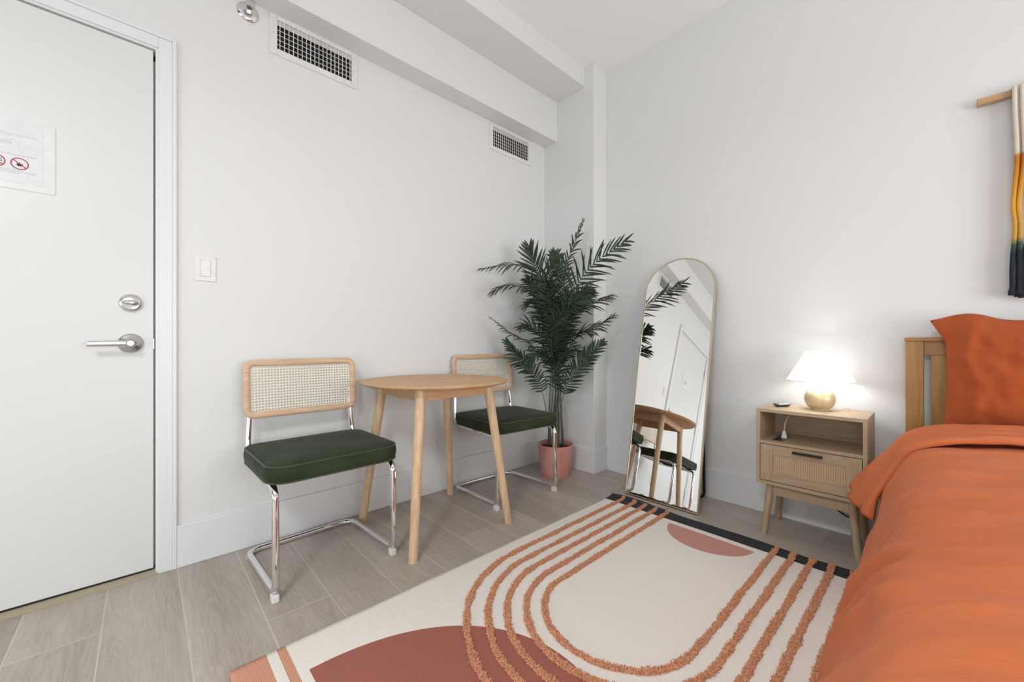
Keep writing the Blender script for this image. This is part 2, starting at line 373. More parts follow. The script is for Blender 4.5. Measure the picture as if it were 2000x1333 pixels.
def fillet(pts, r, n=6, closed=False):
    P_ = [Vector(p) for p in pts]; out = []; m = len(P_)
    R = r if isinstance(r, (list, tuple)) else [r]*m
    for i in range(m):
        if not closed and i in (0, m-1): out.append(P_[i]); continue
        a, b, c = P_[(i-1) % m], P_[i], P_[(i+1) % m]; u = (a-b).normalized(); v = (c-b).normalized()
        ang = u.angle(v); 
        if R[i] <= 0 or abs(ang-PI) < 1e-3: out.append(b); continue
        d = R[i]/math.tan(ang/2); p0 = b+u*d; p1 = b+v*d
        bis = (u+v).normalized(); ctr = b+bis*(R[i]/math.sin(ang/2)); e0 = p0-ctr; e1 = p1-ctr; tot = e0.angle(e1)
        for k in range(n+1):
            t = k/n; out.append(ctr+(e0*math.sin((1-t)*tot)+e1*math.sin(t*tot))/math.sin(tot))
    return out
def rrect(w, h, r, n=6):
    o = []
    for cx, cy, a0 in ((w-r, h-r, 0), (-(w-r), h-r, PI/2), (-(w-r), -(h-r), PI), (w-r, -(h-r), 3*PI/2)):
        for k in range(n+1):
            a = a0+PI/2*k/n; o.append((cx+r*math.cos(a), cy+r*math.sin(a)))
    return o

# ------------------------------------------------------------------ the room
def struct(o): o['kind'] = 'structure'; return o
T = .15
# floor: planks 0.1985 m wide laid along x, joints as narrow lighter strips
def build_floor():
    vs = []; fs = []; mi = []; cols = []
    pw = .1985; g = .0019
    def quad(x0, x1, y0, y1, z, m, c):
        k = len(vs); vs.extend([(x0, y0, z), (x1, y0, z), (x1, y1, z), (x0, y1, z)]); fs.append((k, k+1, k+2, k+3)); mi.append(m); cols.append(c)
    known = {1: .615, 5: .59, -2: .318, -1: .95, 0: 1.02, 2: 1.1, 3: .99, 4: .2, 6: .78, 7: 1.05, 8: .35}
    r0 = int((RY+2.38)/pw)-1; r1 = int(2.38/pw)+1
    for r in range(r0, r1):
        y0 = -2.38+r*pw; y1 = y0+pw
        if y0 < RY: y0 = RY
        y1 = min(y1, 0.)
        if y1 <= y0: continue
        off = known.get(r, random.uniform(.1, 1.1)); xs = [-.12]; x = off
        while x < RX: xs.append(x); x += 1.19
        xs.append(RX)
        for a, b in zip(xs, xs[1:]):
            quad(a+g, b-g, y0+g, y1-g, 0, 0, (random.random(), random.random(), random.random(), 1))
            quad(b-g, b+g, y0+g, y1-g, 0, 1, (0, 0, 0, 1))
        quad(-.12, RX, y0-g, y0+g, 0, 1, (0, 0, 0, 1))
    # underside of the slab, so the floor has thickness
    b = MB(); b.v = list(vs); b.f = list(fs); b.m = list(mi)
    nfl = len(fs)
    b.mi = 1; b.box(-T, RX+T, RY-T, T, -.12, -.004)
    me = bpy.data.meshes.new('floor'); me.from_pydata(b.v, [], b.f); me.materials.append(M['floor']); me.materials.append(M['joint'])
    for p, i in zip(me.polygons, b.m): p.material_index = i
    ca = me.color_attributes.new('plank', 'FLOAT_COLOR', 'CORNER')
    for i, p in enumerate(me.polygons):
        c = cols[i] if i < nfl else (0, 0, 0, 1)
        for li in p.loop_indices: ca.data[li].color = c
    o = bpy.data.objects.new('floor', me); COL.objects.link(o); return struct(o)
build_floor()
# door opening in the left wall
DY0, DY1, DZ = -3.372, -2.437, 2.094
b = MB()
b.box(-T, 0, DY1, T, 0, RZ); b.box(-T, 0, RY-T, DY0, 0, RZ); b.box(-T, 0, DY0, DY1, DZ, RZ)
struct(b.build('wall_left', M['wall']))
struct(MB().box(0, RX+T, 0, T, 0, RZ).build('wall_back', M['wall']))
WY0, WY1, WZ0, WZ1 = -3.15, -.6, .25, 1.75
b = MB(); b.box(RX, RX+T, RY-T, WY0, 0, RZ); b.box(RX, RX+T, WY1, 0, 0, RZ); b.box(RX, RX+T, WY0, WY1, 0, WZ0); b.box(RX, RX+T, WY0, WY1, WZ1, RZ)
struct(b.build('wall_right', M['wall']))
VX0, VX1 = .6, 3.8
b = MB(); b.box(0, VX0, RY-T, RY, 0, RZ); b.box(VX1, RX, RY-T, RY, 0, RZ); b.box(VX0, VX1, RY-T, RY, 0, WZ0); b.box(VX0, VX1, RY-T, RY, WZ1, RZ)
struct(b.build('wall_rear', simple('rear_wall_darkened', srgb(112, 108, 102), .6, noise_amt=.01, scale=2)))  # unseen wall, darkened so the chrome reflects less white
struct(MB().box(-T, RX+T, RY-T, T, RZ, RZ+.12).build('ceiling', M['ceil']))
# frames with mullions for the guessed windows, unseen, placed to light the room
f = MB()
for y in (WY0, (WY0+WY1)/2-.02, WY1-.04): f.box(RX+.05, RX+.09, y, y+.04, WZ0, WZ1)
for z in (WZ0, WZ1-.04): f.box(RX+.05, RX+.09, WY0, WY1, z, z+.04)
struct(f.build('guessed_window_1', M['trim']))
f = MB()
for x in (VX0, (VX0+VX1)/2-.02, VX1-.04): f.box(x, x+.04, RY-.09, RY-.05, WZ0, WZ1)
for z in (WZ0, WZ1-.04): f.box(VX0, VX1, RY-.09, RY-.05, z, z+.04)
struct(f.build('guessed_window_2', M['trim']))
# corner column, stepped beams under the ceiling
CX1, CY0 = .465, -.155
struct(MB().box(0, CX1, CY0, 0, 0, RZ).build('wall_corner_column', M['wall'], bevel=.003))
struct(MB().box(0, .387, RY, CY0, 2.765, RZ).build('ceiling_upper_beam', M['wall'], bevel=.002))
struct(MB().box(0, .127, RY, CY0, 2.463, 2.765).build('ceiling_lower_beam', M['wall'], bevel=.002))
# baseboards
BH, BT = .172, .014
struct(MB().box(0, BT, -2.383, CY0, 0, BH).build('baseboard_left', M['trim'], bevel=.003))
struct(MB().box(0, BT, RY, -3.43, 0, BH).build('baseboard_left_rear', M['trim'], bevel=.003))
struct(MB().box(BT, CX1+BT, CY0-BT, CY0, 0, BH).build('baseboard_column_front', M['trim'], bevel=.003))
struct(MB().box(CX1, CX1+BT, CY0, 0, 0, BH).build('baseboard_column_side', M['trim'], bevel=.003))
struct(MB().box(CX1+BT, RX, -BT, 0, 0, BH).build('baseboard_back', M['trim'], bevel=.003))
struct(MB().box(RX-BT, RX, RY+BT, -BT, 0, BH).build('baseboard_right', M['trim'], bevel=.003))
struct(MB().box(BT, RX-BT, RY, RY+BT, 0, BH).build('baseboard_rear', M['trim'], bevel=.003))
# door casing (stepped profile), jamb, threshold
def casing():
    b = MB()
    for (o0, o1, t) in ((0, .042, .012), (.042, .055, .017)):
        b.box(0, t, DY1+o0, DY1+o1, 0, DZ+o1)
        b.box(0, t, DY0-o1, DY0-o0, 0, DZ+o1)
        b.box(0, t, DY0-o0, DY1+o0, DZ+o0, DZ+o1)
    return b
struct(casing().build('trim_1', M['trim'], bevel=.002))
b = MB()
b.box(-T, .004, DY1-.009, DY1, 0, DZ); b.box(-T, .004, DY0, DY0+.009, 0, DZ); b.box(-T, .004, DY0+.009, DY1-.009, DZ-.008, DZ)
b.box(-.075, -.05, DY1-.03, DY1-.009, 0, DZ-.008); b.box(-.075, -.05, DY0+.009, DY0+.03, 0, DZ-.008); b.box(-.075, -.05, DY0+.009, DY1-.009, DZ-.03, DZ-.008)
struct(b.build('trim_2', M['trim']))
b = MB(); b.rings([[(-.13, y, .002), (-.06, y, .016), (-.005, y, .016), (.02, y, .004), (.02, y, 0), (-.13, y, 0)] for y in (DY0+.009, DY1-.009)])
struct(b.build('trim_3', M['threshold']))
# door
door = thing('door_1', 'x', 'door', (0, -2.452, 0)); del door['label']; del door['category']; struct(door)
dl = (0, -2.452, 0)
MB().box(-.046, -.003, DY0+.013, -2.4525, .024, DZ-.013).build('door_slab', M['door'], door, bevel=.0015, off=dl)
MB().box(-.045, -.006, DY0+.015, -2.455, .017, .024).build('door_gap_shade_strip', M['black'], door, off=dl)  # black strip standing in for the shaded gap under the door
# lever handle
yc, zc = -2.517, .917
rose = MB(); rose.lathe([(.002, -.003), (.037, -.003), (.0375, .002), (.036, .006), (.030, .010), (.018, .014), (.0135, .02), (.0125, .045), (.001, .046)], 40, (0, yc, zc), 'X')
rz_ = rose.build('lever_rose', M['nickel'], door, True, off=dl)
lv = MB(); path = fillet([(.045, yc+.004, zc), (.056, yc, zc), (.058, yc-.05, zc+.001), (.055, yc-.112, zc-.002)], .006)
rows = []
for i, p in enumerate(path):
    t = i/(len(path)-1); a = .0105-.0015*t; c_ = .006-.002*t
    rows.append([(p.x+c_*math.cos(q), p.y, p.z+a*math.sin(q)) for q in [2*PI*k/16 for k in range(16)]])
rows[0] = [(.040, yc+.011*math.cos(2*PI*k/16), zc+.011*math.sin(2*PI*k/16)) for k in range(16)]
lv.lathe([(.001, .040), (.0125, .040), (.0125, .062), (.010, .0645), (.001, .065)], 24, (0, yc, zc), 'X')
pp = [(.056, yc+.002-.114*k/10, zc-.003*(k/10)**2) for k in range(11)]
rr_ = []
for i, p in enumerate(pp):
    t = i/10; a = .0115-.002*t; c_ = .0062-.0015*t
    rr_.append([(p[0]+c_*math.cos(q), p[1], p[2]+a*math.sin(q)) for q in [2*PI*k/16 for k in range(16)]])
lv.rings(rr_)
lv.build('door_lever', M['nickel'], door, True, off=dl)
for s in (1, -1):
    MB().lathe([(.0005, .004), (.0035, .004), (.0035, .0115), (.0005, .0115)], 12, (0, yc-.001, zc+s*.0215), 'X').build('rose_screw', M['dark_metal'], rz_, off=dl)
zc = 1.073
db = MB().lathe([(.002, -.003), (.033, -.003), (.0335, .004), (.031, .010), (.026, .0125), (.024, .0115), (.001, .0115)], 40, (0, yc, zc), 'X').build('deadbolt_rose', M['nickel'], door, True, off=dl)
tt = MB(); rr_ = []
for k in range(13):
    t = k/12*2-1; hgt = .0035+.0055*math.sqrt(max(0, 1-t*t)); x1 = .013+.012*math.sqrt(max(0, 1-t*t*.9))
    rr_.append([(x_, yc+t*.0225, zc+z_) for x_, z_ in ((.011, -hgt), (x1*.8, -hgt), (x1, -hgt*.35), (x1, hgt*.35), (x1*.8, hgt), (.011, hgt))])
tt.rings(rr_); tt.build('thumb_turn', M['nickel'], db, True, off=dl)
MB().box(-.035, -.018, -2.4525, -2.4500, .895, .935).build('latch_plate', M['nickel'], door, off=dl)
for z in (.22, 1.06, 1.86):
    MB().tube([(.005, DY0+.010, z-.05), (.005, DY0+.010, z+.05)], .0065, 12).build('hinge', M['nickel'], door, True, off=dl)

# door notice: clear holder with a printed sheet
nt = thing('door_notice', 'white printed no smoking notice in a flat holder on the white door', 'notice', (-.002, -2.878, 1.555))
no = (0, -2.878, 1.555)
MB().box(-.001, .0016, -3.046, -2.709, 1.439, 1.676).build('holder_plate', M['acrylic'], nt, bevel=.0008, off=no)
MB().box(.0018, .0022, -3.017, -2.7375, 1.46, 1.668).build('paper_sheet', M['paper'], nt, off=no)
g = MB()
def words(b_, y0, y1, z, hgt, rnd):
    y = y0
    while y < y1-.002:
        w_ = rnd.uniform(.003, .008); b_.box(.0022, .00235, y, min(y+w_, y1), z-hgt/2, z+hgt/2); y += w_+.0018
R_ = random.Random(3)
words(g, -3.005, -2.75, 1.5545, .0022, R_); g.build('printed_heading', M['print_grey'], nt, off=no); g = MB()
words(g, -3.005, -2.75, 1.5015, .0014, R_); words(g, -3.005, -2.753, 1.4965, .0014, R_); words(g, -3.0, -2.79, 1.4915, .0012, R_); g.build('printed_footer', M['print_grey'], nt, off=no); g = MB()
words(g, -3.005, -2.75, 1.6225, .0014, R_); words(g, -3.005, -2.785, 1.6165, .0012, R_)
g.build('printed_text', M['print_grey'], nt, off=no)
g = MB()
for (y0, y1, z0, z1) in ((-2.79, -2.754, 1.5635, 1.5645), (-2.79, -2.754, 1.590, 1.591), (-2.7905, -2.7895, 1.5635, 1.591), (-2.7545, -2.7535, 1.5635, 1.591), (-2.835, -2.805, 1.585, 1.60), (-2.775, -2.76, 1.575, 1.5757), (-2.785, -2.765, 1.582, 1.5827), (-2.81, -2.80, 1.602, 1.608)):
    g.box(.0022, .00233, y0, y1, z0, z1)
words(g, -2.80, -2.755, 1.598, .0012, R_); words(g, -2.80, -2.755, 1.606, .0012, R_)
g.build('printed_plan', M['print_faint'], nt, off=no)
def ring_icon(b_, cy, cz, r0, r1):
    n = 32; vs = []
    for k in range(n):
        a = 2*PI*k/n
        for r_, x in ((r0, .0022), (r1, .0022), (r1, .0025), (r0, .0025)): vs.append((x, cy+r_*math.cos(a), cz+r_*math.sin(a)))
    b_.add(vs, [(4*k+j, 4*k+(j+1) % 4, 4*((k+1) % n)+(j+1) % 4, 4*((k+1) % n)+j) for k in range(n) for j in range(4)])
for cy_, leaf in ((-2.789, True), (-2.839, False)):
    d_ = MB()
    if leaf:
        for a, l in ((90, .0125), (48, .0115), (132, .0115), (15, .009), (165, .009), (-12, .005), (192, .005)):
            a = math.radians(a); ux, uz = math.cos(a), math.sin(a); q = [(0, 0), (.45, .0024), (1, 0), (.45, -.0024)]
            pts = [(cy_+ux*l*t-uz*w_, 1.520+uz*l*t+ux*w_) for t, w_ in q]
            d_.rings([[(x, y, z) for y, z in pts] for x in (.0022, .0024)])
    else:
        d_.box(.0022, .0024, cy_-.012, cy_+.009, 1.524, 1.528); d_.box(.0022, .0024, cy_+.010, cy_+.013, 1.524, 1.528); d_.box(.0022, .0024, cy_+.010, cy_+.0115, 1.53, 1.537)
    d_.build('leaf_symbol' if leaf else 'cigarette_symbol', M['print_leaf'], nt, off=no)
    c_ = MB(); ring_icon(c_, cy_, 1.526, .0172, .0202)
    a = math.radians(-40 if True else 0); c_.obox((.0025, cy_, 1.526), (1, 0, 0), (0, math.cos(a), math.sin(a)), (0, -math.sin(a), math.cos(a)), .0002, .0178, .0014)
    c_.build('prohibition_symbol', M['print_red'], nt, off=no)

# light switch
sw = thing('light_switch', 'white rocker light switch on the wall beside the door casing', 'light switch', (0, -2.288, 1.235)); so = (0, -2.288, 1.235)
MB().box(0, .005, -2.324, -2.252, 1.181, 1.289).build('switch_plate', M['white_plastic'], sw, bevel=.0025, off=so)
b = MB(); b.box(.004, .0055, -2.3065, -2.2705, 1.200, 1.270)
b.build('switch_surround', simple('switch_seam', (.55, .55, .54, 1), .5), sw, off=so)
b = MB(); b.rings([[(.005, y, 1.202), (.0065, y, 1.202), (.0095, y, 1.268), (.005, y, 1.268)] for y in (-2.305, -2.272)])
b.build('rocker', M['white_plastic'], sw, bevel=.0008, off=so)

# supply air vents
def make_vent():
    t = thing('air_vent', '', 'air vent', (0, 0, 0), 0, 'wall air vents below the beam')
    W_, H_ = .173, .068
    fr = MB()
    for sgn in (1, -1):
        fr.box(0, .006, sgn*W_ if sgn > 0 else -W_-.032, W_+.032 if sgn > 0 else -W_, -H_-.030, H_+.022)
    fr.box(0, .006, -W_, W_, H_, H_+.022); fr.box(0, .006, -W_, W_, -H_-.030, -H_)
    fr.build('frame', M['vent_white'], t, bevel=.002)
    MB().box(.0004, .0012, -W_, W_, -H_, H_).build('duct_shade_sheet', M['vent_dark'], t)  # black sheet in place of the unlit duct behind the grid
    MB().add([(.0014, -W_, H_-.001), (.0014, W_, H_-.001), (.0045, W_, H_-.024), (.0045, -W_, H_-.024), (.0014, -W_, H_-.024), (.0014, W_, H_-.024)], [(0, 1, 2, 3), (3, 2, 5, 4)]).build('damper', simple('vent_damper_grey', (.6, .6, .59, 1), .5), t)
    h = MB()
    for k in range(5):
        z = -H_+(k+.9)*(2*H_-.018)/5.2; h.box(.003, .0045, -W_, W_, z-.0010, z+.0010)
    h.build('horizontal_blades', M['vent_white'], t)
    v = MB()
    for k in range(18):
        y = -W_+(k+.55)*2*W_/18; v.box(.0045, .0075, y-.0015, y+.0015, -H_, H_)
    v.build('vertical_blades', M['vent_white'], t)
    for sgn in (1, -1): MB().lathe([(.0003, .0055), (.0035, .0055), (.003, .007), (.0003, .0073)], 12, (0, sgn*(W_+.016), 0), 'X').build('screw', M['nickel'], t, True)
    return t
v1 = make_vent(); v1.location = (0, -1.847, 2.373); v1['label'] = 'white air vent nearest the door, below the beam, dark behind its grid'
v2 = copy_tree(v1); v2.location = (0, -.521, 2.366); v2['label'] = 'white air vent farthest from the door, above the palm end of the wall'

# sidewall sprinkler
sp = thing('fire_sprinkler', 'chrome fire sprinkler on the wall between door top and nearest air vent', 'sprinkler', (0, -2.136, 2.412))
MB().lathe([(.001, 0), (.043, 0), (.0435, .003), (.040, .008), (.030, .013), (.020, .011), (.001, .011)], 40, axis='X').build('escutcheon', M['chrome'], sp, True)
b = MB().lathe([(.001, .01), (.0125, .01), (.0125, .018), (.0155, .019), (.0155, .030), (.011, .032), (.011, .036), (.001, .036)], 6, axis='X'); b.build('sprinkler_body', M['nickel'], sp)
fr = MB()
for s in (1, -1): fr.tube(fillet([(.034, s*.010, 0), (.044, s*.014, 0), (.064, s*.006, 0)], .006), .0028, 8)
fr.build('frame_arms', M['nickel'], sp, True)
MB().tube([(.036, 0, 0), (.062, 0, 0)], .0028, 10).build('glass_bulb', simple('red_bulb', (.25, .05, .04, 1), .1), sp, True)
MB().box(.063, .066, -.017, .017, -.010, .014).add([(.050, -.017, .0125), (.066, -.017, .0125), (.066, .017, .0125), (.050, .017, .0125), (.050, -.017, .0145), (.066, -.017, .0145), (.066, .017, .0145), (.050, .017, .0145)], [(0, 1, 2, 3), (7, 6, 5, 4), (0, 4, 5, 1), (1, 5, 6, 2), (2, 6, 7, 3), (3, 7, 4, 0)]).build('deflector', M['nickel'], sp)
# unseen dome pendant, added to carry the downward light
cl = thing('added_pendant', 'unseen white dome pendant added to light the floor and lower walls', 'pendant lamp', (2.1, -3.4, RZ))
MB().lathe([(.01, 0), (.06, 0), (.055, -.025), (.01, -.03)], 32).build('ceiling_rose', M['white_plastic'], cl, True)
MB().tube([(0, 0, -.03), (0, 0, -.46)], .003, 8).build('cord', M['white_plastic'], cl, True)
pr_ = [(.02, -.45)]+[(.32*math.sin(math.radians(a)), -.66+.19*math.cos(math.radians(a))) for a in range(10, 91, 8)]+[(.32, -.67), (.315, -.67)]+[(.315*math.sin(math.radians(a)), -.665+.185*math.cos(math.radians(a))) for a in range(88, 8, -8)]
MB().lathe(pr_, 48).build('lamp_shade', M['white_plastic'], cl, True)

# ------------------------------------------------------------------ cantilever chairs
def make_chair():
    t = thing('dining_chair', '', 'chair', (0, 0, 0), 0, 'cantilever chairs at the round table')
    # local frame: +x is the front, y across, z up; the runners' rear bar is at x = 0
    hw = .2255; r = .0125
    # backrest plane: leans back as it rises
    def back(y, z, d=0.):      # d: offset to the front
        lean = -.028*(z-.46)/.38
        return Vector((.025+lean+.010*(y/.235)**2+d, y, z))
    side = lambda s: [back(s*hw*.955, .80, -.016), back(s*hw*.965, .62, -.016), Vector((.018, s*hw, .50)), Vector((.028, s*hw, .43)), Vector((.10, s*hw, .408)), Vector((.452, s*hw, .402)), Vector((.462, s*hw, .034)), Vector((.0125, s*hw, .0135))]
    pa = fillet(side(-1), [0, .1, .05, .04, .1, .045, .04, 0], 7)
    pb = fillet(side(1), [0, .1, .05, .04, .1, .045, .04, 0], 7)
    pa = pa[:-1]; pb = pb[:-1]
    floorpart = fillet([pa[-1], (.0125, -hw, .0135), (.0125, hw, .0135), pb[-1]], [0, .05, .05, 0], 8)
    path = pa+floorpart[1:-1]+pb[::-1]
    MB().tube(path, r, 16).build('tube_frame', M['chrome'], t, 'all')
    # seat support bars
    for x_ in (.14, .38): MB().tube([(x_, -hw+.01, .411), (x_, hw-.01, .411)], .008, 10).build('cross_bar', M['chrome'], t, True)
    # seat cushion
    rr = []; cxs = .252
    prof = [(.014, .418), (.004, .4195), (.0, .424), (-.003, .436), (-.004, .45), (-.003, .464), (.0, .474), (.004, .4785), (.018, .4835), (.05, .489), (.12, .493)]
    for ins, z in prof:
        w_, h_ = .228-ins, .250-ins; rad = max(.012, .072-ins*.6)
        rr.append([(cxs+x, y, z) for x, y in rrect(w_, h_, rad, 7)])
    seat = MB().rings(rr).build('seat', M['velvet'], t, True)
    for z in (.4775, .4205):
        MB().tube([(cxs+x, y, z) for x, y in rrect(.2275, .2495, .072, 7)], .0033, 6, True).build('piping', M['piping'], seat, 'all')
    # backrest frame: rounded rectangle ring of bent beech
    zc_, hh, hy = .7165, .128, .244
    ring = rrect(hy-.014, hh-.014, .030, 8); n = len(ring); vs = []
    prof = [(.0145*math.cos(a)*(1 if abs(math.cos(a)) < .95 else 1), .0105*math.sin(a)) for a in [2*PI*k/14 for k in range(14)]]
    prof = [(math.copysign(abs(math.cos(a))**.7, math.cos(a))*.0145, math.copysign(abs(math.sin(a))**.7, math.sin(a))*.0105) for a in [2*PI*k/14 for k in range(14)]]
    rings = []
    for i in range(n):
        y, z = ring[i]; py, pz = ring[i-1]; ny, nz = ring[(i+1) % n]
        tv = Vector((ny-py, nz-pz)).normalized(); out = Vector((tv.y, -tv.x))
        rings.append([back(y+out.x*a, zc_+z+out.y*a, d) for a, d in prof])
    vs = [p for q in rings for p in q]; m = 14
    MB().add(vs, [(i*m+j, i*m+(j+1) % m, ((i+1) % n)*m+(j+1) % m, ((i+1) % n)*m+j) for i in range(n) for j in range(m)]).build('backrest_frame', M['beech'], t, 'all')
    # cane: real woven strands with octagonal openings
    p = .0125; HY, HZ = hy-.026, hh-.026; c = MB(); wd = .00108
    def strip(y0, z0, y1, z1, d):
        L_ = math.hypot(y1-y0, z1-z0); k = max(1, int(L_/.05)); uy, uz = (y1-y0)/L_, (z1-z0)/L_
        rws = []
        for i in range(k+1):
            q = i/k; y = y0+(y1-y0)*q; z = z0+(z1-z0)*q
            rws.append([back(y-uz*wd, zc_+z+uy*wd, d), back(y+uz*wd, zc_+z-uy*wd, d), back(y+uz*wd, zc_+z-uy*wd, d-.0007), back(y-uz*wd, zc_+z+uy*wd, d-.0007)])
        c.rings(rws)
    k = -int(HY/p)-1
    while k*p < HY:
        for e in (-.0017, .0017):
            if abs(k*p+e) < HY: strip(k*p+e, -HZ, k*p+e, HZ, 0.)
        k += 1
    k = -int(HZ/p)-1
    while k*p < HZ:
        for e in (-.0017, .0017):
            if abs(k*p+e) < HZ: strip(-HY, k*p+e, HY, k*p+e, .0008)
        k += 1
    K = int((HY+HZ)/p)+1
    for k in range(-K, K+1):
        s_ = (k+.5)*p
        for sg in (1, -1):      # z = sg*(s - y)
            ya, yb = -HY, HY
            # clip |z| < HZ
            ya = max(ya, s_-HZ); yb = min(yb, s_+HZ)
            if yb-ya > .004: strip(ya, sg*(s_-ya), yb, sg*(s_-yb), -.0006 if sg > 0 else .0015)
    c.build('cane_panel', M['cane'], t)
    # glides
    for s in (-1, 1):
        g_ = MB(); g_.box(.432, .462, s*hw-.012, s*hw+.012, 0, .026); g_.build('glide', M['white_plastic'], t, bevel=.003)
        g_ = MB(); g_.box(.03, .05, s*hw-.009, s*hw+.009, 0, .006); g_.build('glide', M['white_plastic'], t)
    return t
ch1 = make_chair(); ch1.location = (.066, -1.926, 0); ch1.rotation_euler = (0, 0, math.radians(1.5))
ch1['label'] = 'cane-backed chrome chair with green velvet seat, nearest the door'
ch2 = copy_tree(ch1); ch2.location = (.033, -.812, 0); ch2.rotation_euler = (0, 0, math.radians(-3))
ch2['label'] = 'cane-backed chrome chair with green velvet seat, between table and palm'

# ------------------------------------------------------------------ round table
tb = thing('round_table', 'small round light wood table on four splayed legs between two chairs', 'table', (.372, -1.383, 0))
MB().lathe([(.01, .714), (.34, .714), (.358, .720), (.3655, .727), (.366, .730), (.364, .7325), (.01, .733)], 96).build('tabletop', M['oak_top'], tb, True)
b = MB(); a = .196; tx = -.012
for s in (1, -1):
    b.box(tx-a+.01, tx+a-.01, s*a-.010, s*a+.010, .660, .714); b.box(tx+s*a-.010, tx+s*a+.010, -a+.01, a-.01, .660, .714)
b.build('apron', M['oak_top'], tb, bevel=.002)
for sx, sy in ((1, 1), (1, -1), (-1, 1), (-1, -1)):
    t0 = Vector((tx+sx*.190, sy*.192, .714)); t1 = Vector((tx+sx*.262, sy*.27, 0.)); pts = []; rad = []
    for k in range(13):
        q = k/12; pts.append(t0.lerp(t1, q)); rad.append(.0235-.0045*q)
    ring = []
    for p_, r_ in zip(pts, rad): ring.append([(p_.x+r_*math.cos(2*PI*j/24), p_.y+r_*math.sin(2*PI*j/24), p_.z) for j in range(24)])
    MB().rings(ring).build('leg', M['oak_leg'], tb, True)

